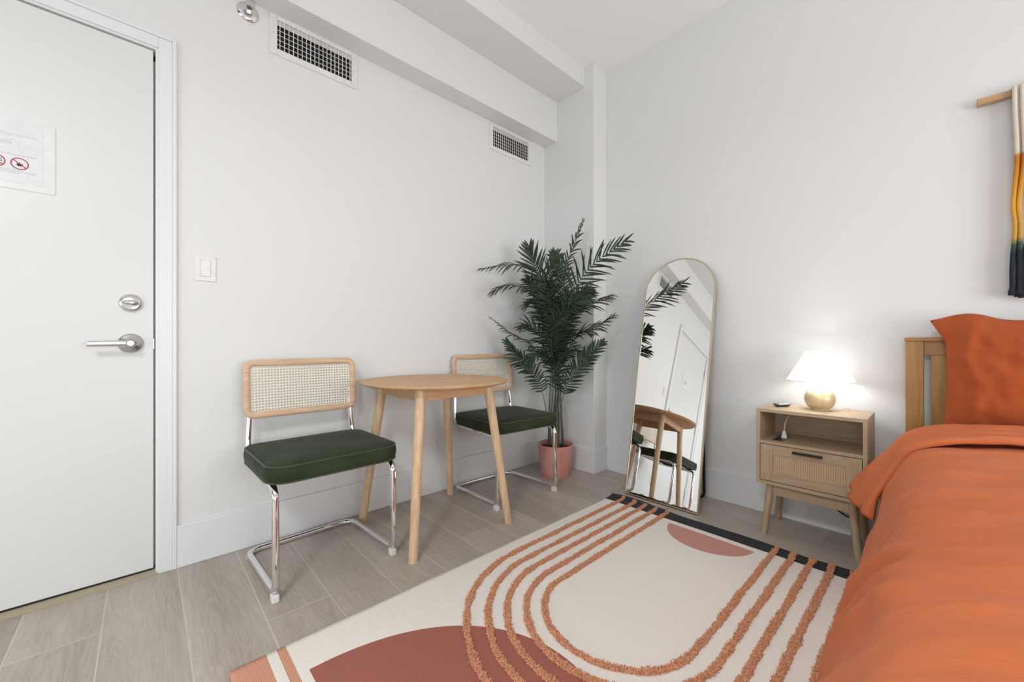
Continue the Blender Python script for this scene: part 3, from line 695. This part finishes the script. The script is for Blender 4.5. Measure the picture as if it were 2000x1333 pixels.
# ------------------------------------------------------------------ palm
pl = thing('potted_palm', 'tall dark green artificial palm in a salmon pink pot in the corner', 'potted plant', (.292, -.366, 0)); po = (.292, -.366, 0)
pot = MB().lathe([(.01, 0), (.098, 0), (.1, .004), (.123, .212), (.124, .217), (.122, .219), (.118, .217), (.112, .17), (.01, .165)], 64).build('pot', M['pot'], pl, True)
so_ = MB(); rows = []
for i in range(9):
    r_ = .1145*i/8; rows.append([(r_*math.cos(2*PI*j/28), r_*math.sin(2*PI*j/28), .186+.008*noise.noise(Vector((r_*30*math.cos(2*PI*j/28), r_*30*math.sin(2*PI*j/28), 0)))) for j in range(28)])
so_.rings(rows[1:], True); so_.build('soil', M['soil'], pl, True)
FRONDS = [
 ([(0.313, -0.373, 1.029), (0.331, -0.383, 1.258), (0.36, -0.38, 1.396), (0.409, -0.357, 1.514), (0.452, -0.34, 1.614), (0.497, -0.321, 1.732)], 0.085, .25, .25),
 ([(0.38, -0.388, 1.026), (0.449, -0.417, 1.166), (0.525, -0.438, 1.278), (0.627, -0.446, 1.376), (0.743, -0.439, 1.448), (0.872, -0.417, 1.511)], 0.145, .72, .15),
 ([(0.302, -0.414, 1.099), (0.305, -0.47, 1.253), (0.29, -0.545, 1.375), (0.26, -0.636, 1.425), (0.209, -0.75, 1.428), (0.144, -0.893, 1.395)], 0.10, .30, .45),
 ([(0.293, -0.394, 1.029), (0.301, -0.445, 1.168), (0.304, -0.5, 1.302), (0.296, -0.552, 1.401), (0.287, -0.592, 1.482), (0.28, -0.614, 1.551)], 0.13, 1., .05),
 ([(0.302, -0.414, 0.922), (0.3, -0.475, 1.096), (0.292, -0.557, 1.23), (0.263, -0.662, 1.281), (0.224, -0.763, 1.292), (0.184, -0.85, 1.248)], 0.10, .30, .45),
 ([(0.311, -0.404, 0.957), (0.337, -0.465, 1.112), (0.363, -0.524, 1.226), (0.408, -0.564, 1.335), (0.457, -0.57, 1.409), (0.474, -0.581, 1.476)], 0.12, .9, .1),
 ([(0.331, -0.383, 0.851), (0.369, -0.401, 0.992), (0.425, -0.399, 1.087), (0.506, -0.371, 1.145), (0.582, -0.318, 1.183), (0.668, -0.254, 1.221)], 0.11, .4, .25),
 ([(0.335, -0.378, 0.781), (0.38, -0.388, 0.887), (0.441, -0.381, 0.956), (0.524, -0.351, 0.996), (0.6, -0.298, 1.029), (0.673, -0.249, 1.088)], 0.1, .3, .3),
 ([(0.34, -0.373, 0.462), (0.381, -0.373, 0.59), (0.431, -0.363, 0.687), (0.481, -0.339, 0.767), (0.54, -0.305, 0.847), (0.601, -0.253, 0.922)], 0.1, .7, .1),
 ([(0.316, -0.399, 0.675), (0.314, -0.46, 0.776), (0.294, -0.54, 0.86), (0.267, -0.629, 0.929), (0.227, -0.73, 0.982), (0.176, -0.844, 1.072)], 0.09, .15, .35),
 ([(0.273, -0.445, 0.462), (0.274, -0.488, 0.607), (0.264, -0.543, 0.704), (0.238, -0.6, 0.778), (0.213, -0.671, 0.84), (0.194, -0.736, 0.928)], 0.09, .8, .2),
 ([(0.334, -0.409, 0.817), (0.391, -0.465, 0.956), (0.457, -0.511, 1.054), (0.527, -0.524, 1.131), (0.596, -0.509, 1.175), (0.661, -0.482, 1.188)], 0.115, .5, .3),
 ([(0.325, -0.419, 0.747), (0.368, -0.49, 0.854), (0.417, -0.555, 0.938), (0.479, -0.605, 1.017), (0.54, -0.628, 1.062), (0.587, -0.636, 1.081)], 0.12, .8, .2),
 ([(0.28, -0.379, 0.85), (0.265, -0.395, 0.994), (0.259, -0.43, 1.136), (0.263, -0.486, 1.238), (0.252, -0.556, 1.302), (0.243, -0.595, 1.341)], 0.12, .7, .25),
 ([(0.339, -0.404, 0.747), (0.402, -0.424, 0.819), (0.463, -0.446, 0.855), (0.52, -0.443, 0.869), (0.566, -0.438, 0.843), (0.591, -0.44, 0.805)], 0.08, .3, .3),
 ([(0.315, -0.429, 0.747), (0.332, -0.5, 0.819), (0.331, -0.559, 0.854), (0.336, -0.613, 0.855), (0.334, -0.659, 0.823), (0.339, -0.683, 0.778)], 0.08, .3, .3),
 ([(0.295, -0.363, 1.03), (0.301, -0.327, 1.175), (0.321, -0.305, 1.32), (0.311, -0.316, 1.428), (0.3, -0.358, 1.503), (0.301, -0.386, 1.528)], 0.09, .9, .1),
 ([(0.331, -0.383, 0.887), (0.368, -0.373, 1.027), (0.409, -0.357, 1.131), (0.454, -0.338, 1.199), (0.489, -0.315, 1.239), (0.518, -0.298, 1.272)], 0.115, .6, .2),
]
FRONT = Vector((.733, -.68, 0))
def leaflet(b_, base, d, nrm, L_, w_, droop, tw):
    side = d.cross(nrm).normalized(); rings = []
    n = 6
    for k in range(n+1):
        s = k/n; c = base+d*L_*s+Vector((0, 0, -1))*droop*L_*s*s+nrm*(tw*L_*s*s)
        c.x = max(c.x, .014)
        if c.x < CX1+.012: c.y = min(c.y, CY0-.012)
        else: c.y = min(c.y, -.012)
        wk = w_*(math.sin(PI*min(1, .12+.88*s))**.6 if s < 1 else 0)+.0003
        rings.append([c-side*wk+nrm*wk*.45, c+nrm*.0003, c+side*wk+nrm*wk*.45, c-nrm*.0003])
    b_.rings(rings)
# shorter inner fronds that fill the heart of the plant
Rc = random.Random(42)
for k in range(8):
    a = 2*PI*k/8+.4; r1 = Rc.uniform(.12, .22); zt = .98+.42*((k*5)%8)/8; z0 = zt-.40
    ex, ey = math.cos(a)*r1, math.sin(a)*r1*.75-.03
    bx, by = .318, -.395
    FRONDS.append(([(bx+ex*.05, by+ey*.05, z0), (bx+ex*.22, by+ey*.22, z0+.15), (bx+ex*.5, by+ey*.5, z0+.27), (bx+ex*.85, by+ey*.85, z0+.36), (bx+ex*1.2, by+ey*1.2, z0+.41), (bx+ex*1.5, by+ey*1.5, z0+.40)], .115, Rc.uniform(.3, .9), Rc.uniform(.15, .4)))
for fi, (pts, LL, facing, droop) in enumerate(FRONDS):
    R_ = random.Random(100+fi)
    a = 2.399*fi; rp = (.018+.045*R_.random()) if fi < 18 else .006+.008*R_.random()
    root = Vector((po[0]+rp*math.cos(a), po[1]+rp*math.sin(a), .18))
    p0 = Vector(pts[0]); mid = root.lerp(p0, .5); mid.x = root.x*.6+p0.x*.4; mid.y = root.y*.6+p0.y*.4
    path = catmull([root, mid]+[Vector(p) for p in pts], 8)
    fr = MB(); n = len(path)
    fr.tube(path, [(.0042 if fi < 18 else .0028)*(1-.8*(i/(n-1))**.8) for i in range(n)], 7)
    fr.mi = 1
    rach = path[(23 if fi in (8, 10) else 17):]; m = len(rach); steps = 27
    for k in range(steps+1):
        q = k/steps; x = q*(m-1.001); i = int(x); c = rach[i].lerp(rach[min(i+1, m-1)], x-i)
        tg = (rach[min(i+2, m-1)]-rach[max(i-2, 0)]).normalized()
        nr = (Vector((0, 0, 1))*(1-facing)+FRONT*facing+Vector((R_.uniform(-.15, .15), R_.uniform(-.15, .15), 0)))
        nr = (nr-tg*nr.dot(tg)); nr.normalize()
        sd = tg.cross(nr).normalized()
        ln = LL*(.55+.60*math.sin(PI*(.12+.80*q)))*(1-.35*max(0, q-.75)/.25)
        ang = math.radians(60-36*q)
        for s in (1, -1):
            aa = ang+R_.uniform(-.14, .14)
            d = (tg*math.cos(aa)+sd*s*math.sin(aa)+nr*R_.uniform(0, .25)).normalized()
            leaflet(fr, c, d, (nr-d*nr.dot(d)).normalized(), ln*1.06*R_.uniform(.85, 1.12), .0056, droop*R_.uniform(.6, 1.4), R_.uniform(-.08, .05))
    fr.build('frond', [M['stem'], M['leaf']], pl, 'all', off=po)

# ------------------------------------------------------------------ arched mirror
PSI, TAU, MW, ML = .0125, .2036, .4324, 1.473
mr = thing('floor_mirror', 'arched full-length mirror with thin gold frame leaning on the back wall', 'mirror', (1.0314, -.3262, 0), PSI)
def mpt(a, s, d):   # a across, s along the height, d to the back, local frame
    return Vector((a, math.sin(TAU)*s+math.cos(TAU)*d, math.cos(TAU)*s-math.sin(TAU)*d+.0045))
def arch(w_, l_, z0=0., n=40):
    r = w_/2; o = [(-r, z0), ]
    o += [(-r*math.cos(PI*k/n), l_-r+r*math.sin(PI*k/n)) for k in range(n+1)]
    o.append((r, z0)); return o
FW = .0065
outer = arch(MW, ML); inner = [(a, s) for a, s in arch(MW-2*FW, ML-FW, FW)]
vs = []; n = len(outer)
for (a, s), (a2, s2) in zip(outer, inner):
    vs += [mpt(a, s, .0), mpt(a2, s2, .0), mpt(a2, s2, .022), mpt(a, s, .022)]
MB().add(vs, [(4*i+j, 4*i+(j+1) % 4, 4*((i+1) % n)+(j+1) % 4, 4*((i+1) % n)+j) for i in range(n) for j in range(4)]).build('frame', M['gold'], mr, bevel=.001)
MB().rings([[mpt(a, s, d) for a, s in inner] for d in (.003, .006)]).build('glass', M['mirror'], mr)
MB().rings([[mpt(a, s, d) for a, s in inner] for d in (.0062, .016)]).build('backing_board', M['black'], mr)
hz = 1.02
ft = .255
pth = fillet([mpt(-.155, hz, .03), Vector((-.155, ft, .008)), Vector((.155, ft, .008)), mpt(.155, hz, .03)], [0, .035, .035, 0], 8)
MB().tube(pth, .0075, 10).build('stand', M['black_metal'], mr, 'all')

# ------------------------------------------------------------------ nightstand
NX0, NX1, NY0, NY1, NZ0, NZ1 = 1.517, 1.921, -.297, -.03, .245, .603
nc = ((NX0+NX1)/2, (NY0+NY1)/2, 0)
ns = thing('nightstand', 'light oak nightstand with open shelf, rattan drawer and splayed legs beside the bed', 'nightstand', nc)
tk = .015
b = MB(); b.box(NX0, NX1, NY0, NY1, NZ1-tk, NZ1); b.box(NX0+tk, NX1-tk, NY0+.002, NY1, .437, .451); b.box(NX0, NX1, NY0, NY1, NZ0, NZ0+tk); b.box(NX0+tk, NX1-tk, NY1-.006, NY1, NZ0+tk, NZ1-tk)
cab = b.build('cabinet_body', M['ns_x'], ns, bevel=.0006, off=nc)
for x0_ in (NX0, NX1-tk): MB().box(x0_, x0_+tk, NY0, NY1, NZ0+tk, NZ1-tk).build('side_panel', M['ns_z'], ns, bevel=.0006, off=nc)
DX0, DX1, DZ0, DZ1 = NX0+tk+.002, NX1-tk-.002, NZ0+tk+.003, .434
rx0, rx1, rz0, rz1 = 1.586, 1.852, .311, .391
dv = MB().box(DX0+.01, DX1-.01, NY0+.016, NY1-.02, DZ0+.005, DZ0+.12).build('drawer', M['ns_x'], ns, off=nc)
for x0_, x1_ in ((DX0, rx0), (rx1, DX1)): MB().box(x0_, x1_, NY0, NY0+.016, DZ0, DZ1).build('drawer_stile', M['ns_z'], dv, bevel=.0008, off=nc)
for z0_, z1_ in ((DZ0, rz0), (rz1, DZ1)): MB().box(rx0, rx1, NY0, NY0+.016, z0_, z1_).build('drawer_rail', M['ns_x'], dv, bevel=.0008, off=nc)
MB().box(rx0, rx1, NY0+.004, NY0+.008, rz0, rz1).build('rattan_panel', M['rattan'], dv, off=nc)
b = MB(); b.box(1.664, 1.775, NY0-.018, NY0-.010, .412, .422); b.box(1.672, 1.678, NY0-.011, NY0+.001, .414, .420); b.box(1.761, 1.767, NY0-.011, NY0+.001, .414, .420)
b.build('drawer_handle', M['black_metal'], dv, bevel=.0008, off=nc)
for sx, sy in ((1, 1), (1, -1), (-1, 1), (-1, -1)):
    x0 = nc[0]+sx*.150; x1 = nc[0]+sx*.174; y0 = nc[1]+sy*.098; y1 = nc[1]+sy*.118
    rg = []
    for k in range(7):
        q = k/6; r_ = .0165-.0025*q; rg.append([(x0+(x1-x0)*q+r_*math.cos(2*PI*j/20), y0+(y1-y0)*q+r_*math.sin(2*PI*j/20), NZ0*(1-q)) for j in range(20)])
    MB().rings(rg).build('leg', M['ns_z'], ns, True, off=nc)
for y in (-.262, -.068):
    MB().box(nc[0]-.145, nc[0]+.145, y-.008, y+.008, .192, NZ0).build('apron', M['ns_x'], ns, off=nc)
ot = MB().box(1.574, 1.617, -.252, -.12, .451, .4535).build('outlet_panel', M['black'], ns, bevel=.001, off=nc)
# white charger plugged into the nightstand's outlet
pg = thing('charger_plug', 'white power plug with cord in the nightstand shelf outlet', 'plug', (1.604, -.175, .4535)); pgo = (1.604, -.175, .4535)
MB().rings([[(1.604+x, -.175+y, z) for x, y in rrect(w_, h_, min(w_, h_)*.35, 4)] for w_, h_, z in ((.0125, .010, .4535), (.0125, .010, .456), (.009, .008, .470), (.006, .006, .485), (.005, .005, .489))]).build('plug_body', M['white_plastic'], pg, True, off=pgo)
MB().tube(catmull([(1.604, -.175, .486), (1.606, -.175, .515), (1.616, -.17, .552), (1.628, -.13, .574), (1.636, -.06, .572)], 8), .0022, 8).build('plug_cord', M['white_plastic'], pg, 'all', off=pgo)
# dark glossy remote on the nightstand top
rmt = thing('remote_control', 'small dark glossy remote lying on the nightstand corner', 'remote control', (1.592, -.165, NZ1), math.radians(50))
MB().rings([[(x, y, z) for x, y in rrect(w_, h_, h_*.7, 6)] for w_, h_, z in ((.022, .009, 0), (.032, .016, .005), (.038, .019, .011), (.036, .018, .015))]).build('remote_body', M['remote'], rmt, True)
MB().rings([[(x, y, z) for x, y in rrect(w_, h_, h_*.7, 6)] for w_, h_, z in ((.034, .0163, .015), (.031, .0145, .0175), (.022, .009, .0190))]).build('remote_face', M['silver'], rmt, True)
# black cable hanging under the nightstand
tag(MB().tube(catmull([(1.735, -.032, .238), (1.755, -.03, .15), (1.79, -.028, .112), (1.83, -.028, .092), (1.88, -.03, .10), (1.905, -.03, .15)], 8), .0035, 8).build('power_cable', M['black'], None, 'all'), 'short black cable hanging behind the nightstand legs', 'cable')

# ------------------------------------------------------------------ table lamp
lx, ly = 1.737, -.135
lp = thing('table_lamp', 'lit table lamp with white cone shade and round brass base on the nightstand', 'lamp', (lx, ly, NZ1))
prof = [(.001, 0), (.036, 0), (.038, .002), (.037, .004)]
for k in range(17):
    a = math.radians(-50+128*k/16); prof.append((.0608*math.cos(a), .053+.0585*math.sin(a)))
prof += [(.001, .1105)]
MB().lathe(prof, 56).build('base', M['glow_gold'], lp, True)
MB().lathe([(.001, .1), (.0125, .1), (.0125, .125), (.016, .127), (.016, .150), (.001, .150)], 24).build('socket', M['white_plastic'], lp, True)
prof = [(.001, .150), (.013, .152)]+[(.026*math.cos(math.radians(a)), .193+.026*math.sin(math.radians(a))) for a in range(-50, 91, 14)]
MB().lathe(prof, 24).build('bulb', M['bulb'], lp, True)
rows = []
for i in range(15):
    q = i/14; r0 = .052+(.127-.052)*q; z = .281-.142*q; row = []
    pass
    for j in range(240):
        a = 2*PI*j/240; rr2 = r0+(.0016 if j % 2 else -.0016)*(.5+q)+(.0015*math.sin(a*20) if i == 14 else 0)
        row.append((rr2*math.cos(a), rr2*math.sin(a), z+(.0012*math.sin(a*30) if i == 14 else 0)))
    rows.append(row)
sh = MB().rings(rows, False).build('shade', M['shade'], lp, 'all')
MB().tube([(.127*math.cos(a), .127*math.sin(a), .139) for a in [2*PI*k/48 for k in range(48)]], .0012, 6, True).tube([(.052*math.cos(a), .052*math.sin(a), .281) for a in [2*PI*k/48 for k in range(48)]], .0012, 6, True).tube([(-.052, 0, .275), (0, 0, .222), (.052, 0, .275)], .001, 6).build('shade_wire', M['white_plastic'], sh, 'all')
MB().tube(catmull([(.035, .0, .004), (.06, .02, .004), (.085, .05, .012), (.10, .08, .004), (.105, .115, -.02)], 8), .0018, 8).build('lamp_cord', M['white_plastic'], lp, 'all')
pt = bpy.data.lights.new('lamp_bulb_light', 'POINT'); pt.energy = 13; pt.color = (.97, .97, 1.0); pt.shadow_soft_size = .028
po_ = bpy.data.objects.new('lamp_bulb_light', pt); po_.location = (lx, ly, NZ1+.193); COL.objects.link(po_)

# ------------------------------------------------------------------ bed
BX0, BX1, BYF = 2.03, 3.44, -2.06
bd = thing('bed', 'honey wood bed with slatted headboard against the back wall', 'bed', (2.735, -1.04, 0)); bo = (2.735, -1.04, 0)
HX0, HX1 = 2.022, 3.448
hb = MB(); hb.box(HX0+.055, HX1-.055, -.055, -.034, .868, .926); hb.box(HX0+.055, HX1-.055, -.055, -.034, .34, .42)
hb.build('headboard_rails', M['bedwood_x'], bd, bevel=.001, off=bo)
MB().box(HX0-.003, HX1+.003, -.070, -.018, .926, .942).build('headboard_cap', M['bedwood_x'], bd, bevel=.002, off=bo)
for x in (HX0, HX1-.055): MB().box(x, x+.055, -.065, -.022, 0, .926).build('headboard_post', M['bedwood'], bd, bevel=.002, off=bo)
x = HX0+.075
while x+.12 < HX1-.07:
    MB().box(x, x+.125, -.052, -.038, .42, .868).build('headboard_slat', M['bedwood'], bd, bevel=.001, off=bo); x += .1445
for x in (HX0+.005, HX1-.03): MB().box(x, x+.025, BYF, -.065, .20, .33).build('side_rail', M['bedwood_x'], bd, bevel=.002, off=bo)
MB().box(HX0+.005, HX1-.005, BYF-.022, BYF, .20, .33).build('foot_rail', M['bedwood_x'], bd, bevel=.002, off=bo)
MB().box(HX0+.03, HX1-.03, BYF, -.066, .265, .30).build('slat_base', M['bedwood'], bd, off=bo)
for x in (HX0+.005, HX1-.06): MB().box(x, x+.055, BYF-.022, BYF+.033, 0, .20).build('leg', M['bedwood'], bd, bevel=.002, off=bo)
mt_ = MB(); rr = []
for ins, z in ((.03, .301), (.01, .306), (0, .33), (0, .51), (.012, .54), (.04, .556), (.1, .562)):
    rr.append([(2.735+x, -1.07+y, z) for x, y in rrect(.625-ins, .985-ins, .09, 8)])
tag(mt_.rings(rr).build('mattress', M['sheet'], None, True), 'white sheeted mattress showing at the head of the bed under the duvet', 'mattress')

# duvet: cloth shell over the mattress
def wr(x, y, sc, amp): return amp*noise.noise(Vector((x*sc, y*sc, sc*.37)))
half = [(1.893, 0.03), (1.917, 0.12), (1.953, 0.26), (1.987, 0.38), (2.018, 0.47), (2.055, 0.545), (2.11, 0.583), (2.19, 0.602), (2.3, 0.613), (2.5, 0.62), (2.735, 0.622), (2.97, 0.62), (3.17, 0.613), (3.28, 0.602), (3.36, 0.583), (3.415, 0.545), (3.452, 0.47), (3.483, 0.38), (3.517, 0.26), (3.553, 0.12), (3.577, 0.03)]
cs = catmull([(x, 0, z) for x, z in half], 9)
def seg_fold(x, y, x0, y0, x1, y1, w_, amp):
    dx, dy = x1-x0, y1-y0; L2 = dx*dx+dy*dy; t = max(0, min(1, ((x-x0)*dx+(y-y0)*dy)/L2)); d = math.hypot(x-x0-dx*t, y-y0-dy*t)
    return amp*math.exp(-(d/w_)**2)*math.sin(PI*max(.02, min(.98, t)))
arc = [0]
for i in range(1, len(cs)): arc.append(arc[-1]+(cs[i]-cs[i-1]).length)
cnorm = []
for i in range(len(cs)):
    a = cs[max(0, i-1)]; c_ = cs[min(len(cs)-1, i+1)]; tv = (c_-a).normalized(); cnorm.append(Vector((-tv.z, 0, tv.x)))
rows = []
ny = 150; YB, YF = -.335, -2.085
FOLDS = [ # (arc0,y0,arc1,y1,width,amp) on the left side, arc measured from the hem
 (.02, -1.05, .62, -1.50, .026, .024), (.02, -1.20, .66, -1.62, .022, .020), (.05, -1.34, .7, -1.72, .026, .022), (.0, -1.48, .55, -1.80, .026, .022), (.12, -1.02, .60, -1.36, .018, -.012), (.10, -1.17, .66, -1.55, .018, -.014),
 (.30, -1.02, .95, -1.25, .030, .014), (.42, -.78, .85, -.70, .016, .010), (.30, -.74, .75, -.90, .020, .013), (.38, -.70, .70, -.78, .014, .009), (.55, -.9, 1.2, -1.05, .024, .010), (.5, -1.3, 1.4, -1.2, .035, .012),
 (.6, -.7, 1.6, -.95, .028, .009), (.9, -1.5, 1.6, -1.75, .04, .012), (.35, -1.12, 1.0, -1.42, .02, -.010), (.8, -.8, 1.3, -.72, .018, .007), (.45, -.95, .9, -1.02, .015, .009), (.25, -.62, .62, -.66, .014, .010)]
for k in range(ny+9):
    if k <= ny: y = YB+(YF-YB)*k/ny; drop = 0
    else: drop = (k-ny)/8; y = YF-.02*math.sin(drop*PI/2)-.03*drop
    row = []
    for i, p in enumerate(cs):
        sside = max(0, 1-abs(arc[i]-.42)/.5)
        d = -.006-.016*max(0, min(1, (.85-arc[i])/.3))*max(0, min(1, (-y-.7)/.4))+wr(arc[i], y, 2.2, .012)+wr(arc[i]*1.3, y, 6, .006)+wr(arc[i]*.7+5, y*1.8, 11, .0045)+.004*abs(noise.noise(Vector((arc[i]*3.2+y*2.1, y*4.6-arc[i]*1.5, 7.))))
        for f_ in FOLDS: d += seg_fold(arc[i], y, *f_[:4], f_[4], f_[5]*.8)
        # gathered pleats near the fold at the head
        d += .006*math.exp(-((y+.55)/.16)**2)*math.sin(arc[i]*34+y*9)*sside
        q = p+cnorm[i]*d
        z = q.z if k <= ny else q.z*(1-drop)+.03*drop
        row.append((q.x, y, max(.012, z)))
    rows.append(row)
dvt = MB().grid(rows).build('duvet', M['duvet'], None, 'all'); tag(dvt, 'burnt orange cotton duvet covering the bed and hanging down its side', 'duvet')
sm = dvt.modifiers.new('s', 'SOLIDIFY'); sm.thickness = .010; sm.offset = -1
# folded-back band at the head end, its corner sticking out over the side
rows = []
i0 = min(range(len(cs)), key=lambda i: abs(arc[i]-.285)); nb = 34
for k in range(nb+1):
    q = k/nb; row = []
    for i in range(i0, len(cs)-30):
        sfrac = min(1, (arc[i]-arc[i0])/.42)
        yb = -.315; yf = -.60-.04*math.sin(arc[i]*4)-.02*(1-sfrac)
        y = yb+(yf-yb)*q
        lift = .020+.012*math.sin(PI*q)**.5 if q not in (0, 1) else .004
        d = lift+wr(arc[i], y*2, 5, .008)+.008*math.sin(y*70+arc[i]*9+2*noise.noise(Vector((arc[i]*4, y*5, 1))))*(1-.8*sfrac)+wr(arc[i]*1.2, y*9, 9, .007)
        d += .007*math.exp(-((q-.62)/.10)**2)*-1*min(1, sfrac+.3)
        # the corner flares away from the side
        fl_ = (1-sfrac)**2; d += .066*fl_*math.exp(-((y+.42)/.09)**2)
        pnt = cs[i]+cnorm[i]*d; row.append((pnt.x, y, pnt.z+.02*fl_*math.sin(q*9)))
    rows.append(row)
fo = MB().grid(rows).build('folded_edge', M['duvet'], dvt, 'all'); sm = fo.modifiers.new('s', 'SOLIDIFY'); sm.thickness = .016; sm.offset = -1

# pillow leaning on the headboard
pw, ph, pth_ = .37, .225, .085
pc = Vector((2.50, -.165, .79))
plw = MB()
def pil(u, v, side):
    e = max(0, (1-abs(u)**3.2))*max(0, (1-abs(v)**3.2)); th = pth_*e**.62
    x = u*pw*(1-.035*(1-v*v)); z = v*ph*(1-.05*(1-u*u)*(1 if v > 0 else .2))
    # the upper left corner is a raised flap
    cu = math.exp(-((u+.80)/.16)**2)*max(0, v)**4; z += .030*cu; pk = max(0, -u-.72)/.28*max(0, v-.6)/.4; x -= .035*pk; z -= .006*pk
    wk = .010*noise.noise(Vector((u*2.1, v*2.6, side*2)))+.006*noise.noise(Vector((u*5+v*3, v*4, side*3)))*(1-abs(v)**4)
    wk += (.014*math.exp(-((u+.82+.05*math.sin(v*5))/.045)**2)-.010*math.exp(-((u+.90+.03*math.sin(v*3))/.03)**2)+.007*noise.noise(Vector((u*11, v*3+u*4, 3)))*math.exp(-((u+.7)/.25)**2))*(1 if side > 0 else 0)
    wk += .006*abs(noise.noise(Vector((u*4-v*6, v*5+u*2, 9)))) + .004*noise.noise(Vector((u*14, v*5, 2)))
    y = -side*(th*(1.0 if side > 0 else .6)+wk*e**.3)
    lean = math.radians(12)
    return (pc.x+x, pc.y+y*math.cos(lean)+z*math.sin(lean), pc.z+z*math.cos(lean)-y*math.sin(lean))
for side in (1, -1):
    plw.grid([[pil(-1+2*i/60, -1+2*j/40, side) for i in range(61)] for j in range(41)])
pobj = plw.build('pillow', M['pillow'], None, 'all'); tag(pobj, 'rust orange pillow propped against the wooden headboard', 'pillow')

# ------------------------------------------------------------------ rug
RX0, RY1 = .79, -.42; RW, RL = 1.19, 1.888
rg = thing('area_rug', 'cream woven rug with tufted rust arches, a dusky half circle and black end', 'rug', (RX0, RY1, 0))
rows = []; nx, nyr = 70, 130
def rugz(x, y):
    z = .005+.0010*(1+noise.noise(Vector((x*6, y*6, 0))))
    z += .010*math.exp(-((-y)/.020)**2)*(.4+.6*abs(math.sin(x*9+.8)))*(1.2 if x < .35 else .55)
    return z
for j in range(nyr+1):
    y = -RL*j/nyr; row = []
    if j == 0: y = 0.
    for i in range(nx+1):
        x = RW*i/nx; wob = (.0025*noise.noise(Vector((x*9, y*9, 5)))) if i in (0, nx) else 0
        yy = y+(.018*math.sin(PI*min(1, x/.42))+.004*math.sin(x*12) if j == 0 else 0)
        row.append((x+wob, yy, rugz(x, y)))
    rows.append(row)
base_ = MB().grid(rows).build('woven_field', M['rug'], rg, 'all'); sm = base_.modifiers.new('s', 'SOLIDIFY'); sm.thickness = .004; sm.offset = -1
Rt = random.Random(5)
for rad in (.250, .3135, .378, .442, .512):
    cxr, cyr = .595, -.883
    pts = []
    y = -.010
    while y > cyr: pts.append(Vector((cxr-rad, y, 0))); y -= .006
    na = int(PI*rad/.006)
    for k in range(na+1):
        a = PI+PI*k/na; pts.append(Vector((cxr+rad*math.cos(a), cyr+rad*math.sin(a), 0)))
    y = cyr
    while y < -.010: pts.append(Vector((cxr+rad, y, 0))); y += .006
    b_ = MB()
    for i, p in enumerate(pts):
        p.x += .0035*noise.noise(Vector((p.x*9, p.y*9, rad*40))); p.y += .0035*noise.noise(Vector((p.x*9, p.y*9, rad*40+7)))
        p.z = rugz(p.x, p.y)
    ring = []
    for i, p in enumerate(pts):
        tg = (pts[min(i+1, len(pts)-1)]-pts[max(i-1, 0)]); tg.z = 0; tg.normalize(); nn = Vector((-tg.y, tg.x, 0))
        hw_ = .0085*(1+.5*noise.noise(p*22)); hh_ = .008*(1+.3*noise.noise(p*40+Vector((3, 3, 3))))
        ring.append([p+nn*hw_*math.cos(a)+Vector((0, 0, 1))*hh_*math.sin(a) for a in [PI*k/6 for k in range(7)]])
        for _ in range(24):
            o_ = p+nn*Rt.uniform(-.0095, .0095)*(1+.5*noise.noise(p*22))+tg*Rt.uniform(-.003, .003); o_.z += Rt.uniform(.002, .008)
            dv_ = (nn*Rt.uniform(-1, 1)+tg*Rt.uniform(-.6, .6)+Vector((0, 0, Rt.uniform(.5, 1.2)))).normalized(); Lq = Rt.uniform(.004, .0085)
            e_ = o_+dv_*Lq; w1 = dv_.cross(Vector((Rt.uniform(-1, 1), Rt.uniform(-1, 1), .3))).normalized()*.0017; w2 = dv_.cross(w1)
            b_.add([o_+w1, o_-w1*.5+w2, o_-w1*.5-w2, e_+w1*.8, e_-w1*.4+w2*.8, e_-w1*.4-w2*.8], [(0, 1, 4, 3), (1, 2, 5, 4), (2, 0, 3, 5), (3, 4, 5)])
    b_.grid(ring)
    b_.build('tufted_line', M['tuft'], rg, 'all')

# ------------------------------------------------------------------ wall hanging
wh = thing('wall_hanging', 'dip-dyed cotton cord wall hanging in white, mustard and black on a wooden rod', 'wall hanging', (2.75, -.03, 1.88)); wo = (2.75, -.03, 1.88)
MB().box(2.224, 2.906, -.036, -.012, 1.868, 1.893).build('rod', M['rod'], wh, bevel=.002, off=wo)
for x in (2.298, 2.82):
    MB().tube([(x+.006*math.cos(a), -.039, 1.883+.006*math.sin(a)) for a in [2*PI*k/16 for k in range(16)]], .0014, 6, True).tube([(x, -.039, 1.883), (x, -.012, 1.883)], .002, 6).build('hook', M['nickel'], wh, 'all', off=wo)
Rw = random.Random(11); nco = 60
for k in range(nco):
    back_ = k % 2; x = 2.3165+(k//2)*.0185+(.009 if back_ else 0); xe = x+Rw.uniform(-.012, .012)
    if k == 0: xe = x-.006
    m_ = k % 4; xm = x+((.012 if m_ in (0, 3) else -.010)*Rw.uniform(.3, 1.3) if k > 1 else -.003)
    yb = -.040 if back_ else -.051
    zt = 1.095+(.0 if k % 2 else .006)+Rw.uniform(-.006, .004)
    path = catmull([(x, -.034, 1.897), (x, yb, 1.885), (x+.001, yb, 1.80), (x+Rw.uniform(-.003, .006), yb-.002, 1.62), (xm, yb+.002, 1.45), (xm+.004, yb, 1.36), (xe, yb-.003, 1.22), (xe, yb, zt+.03), (xe, yb, zt)], 6)
    n = len(path)
    rad = [.0066 if i < n-7 else .0066+.004*math.sin((i-(n-7))/6*PI*.8) for i in range(n)]
    MB().tube(path, rad, 10).build('cord', M['dyed'], wh, 'all', off=wo)
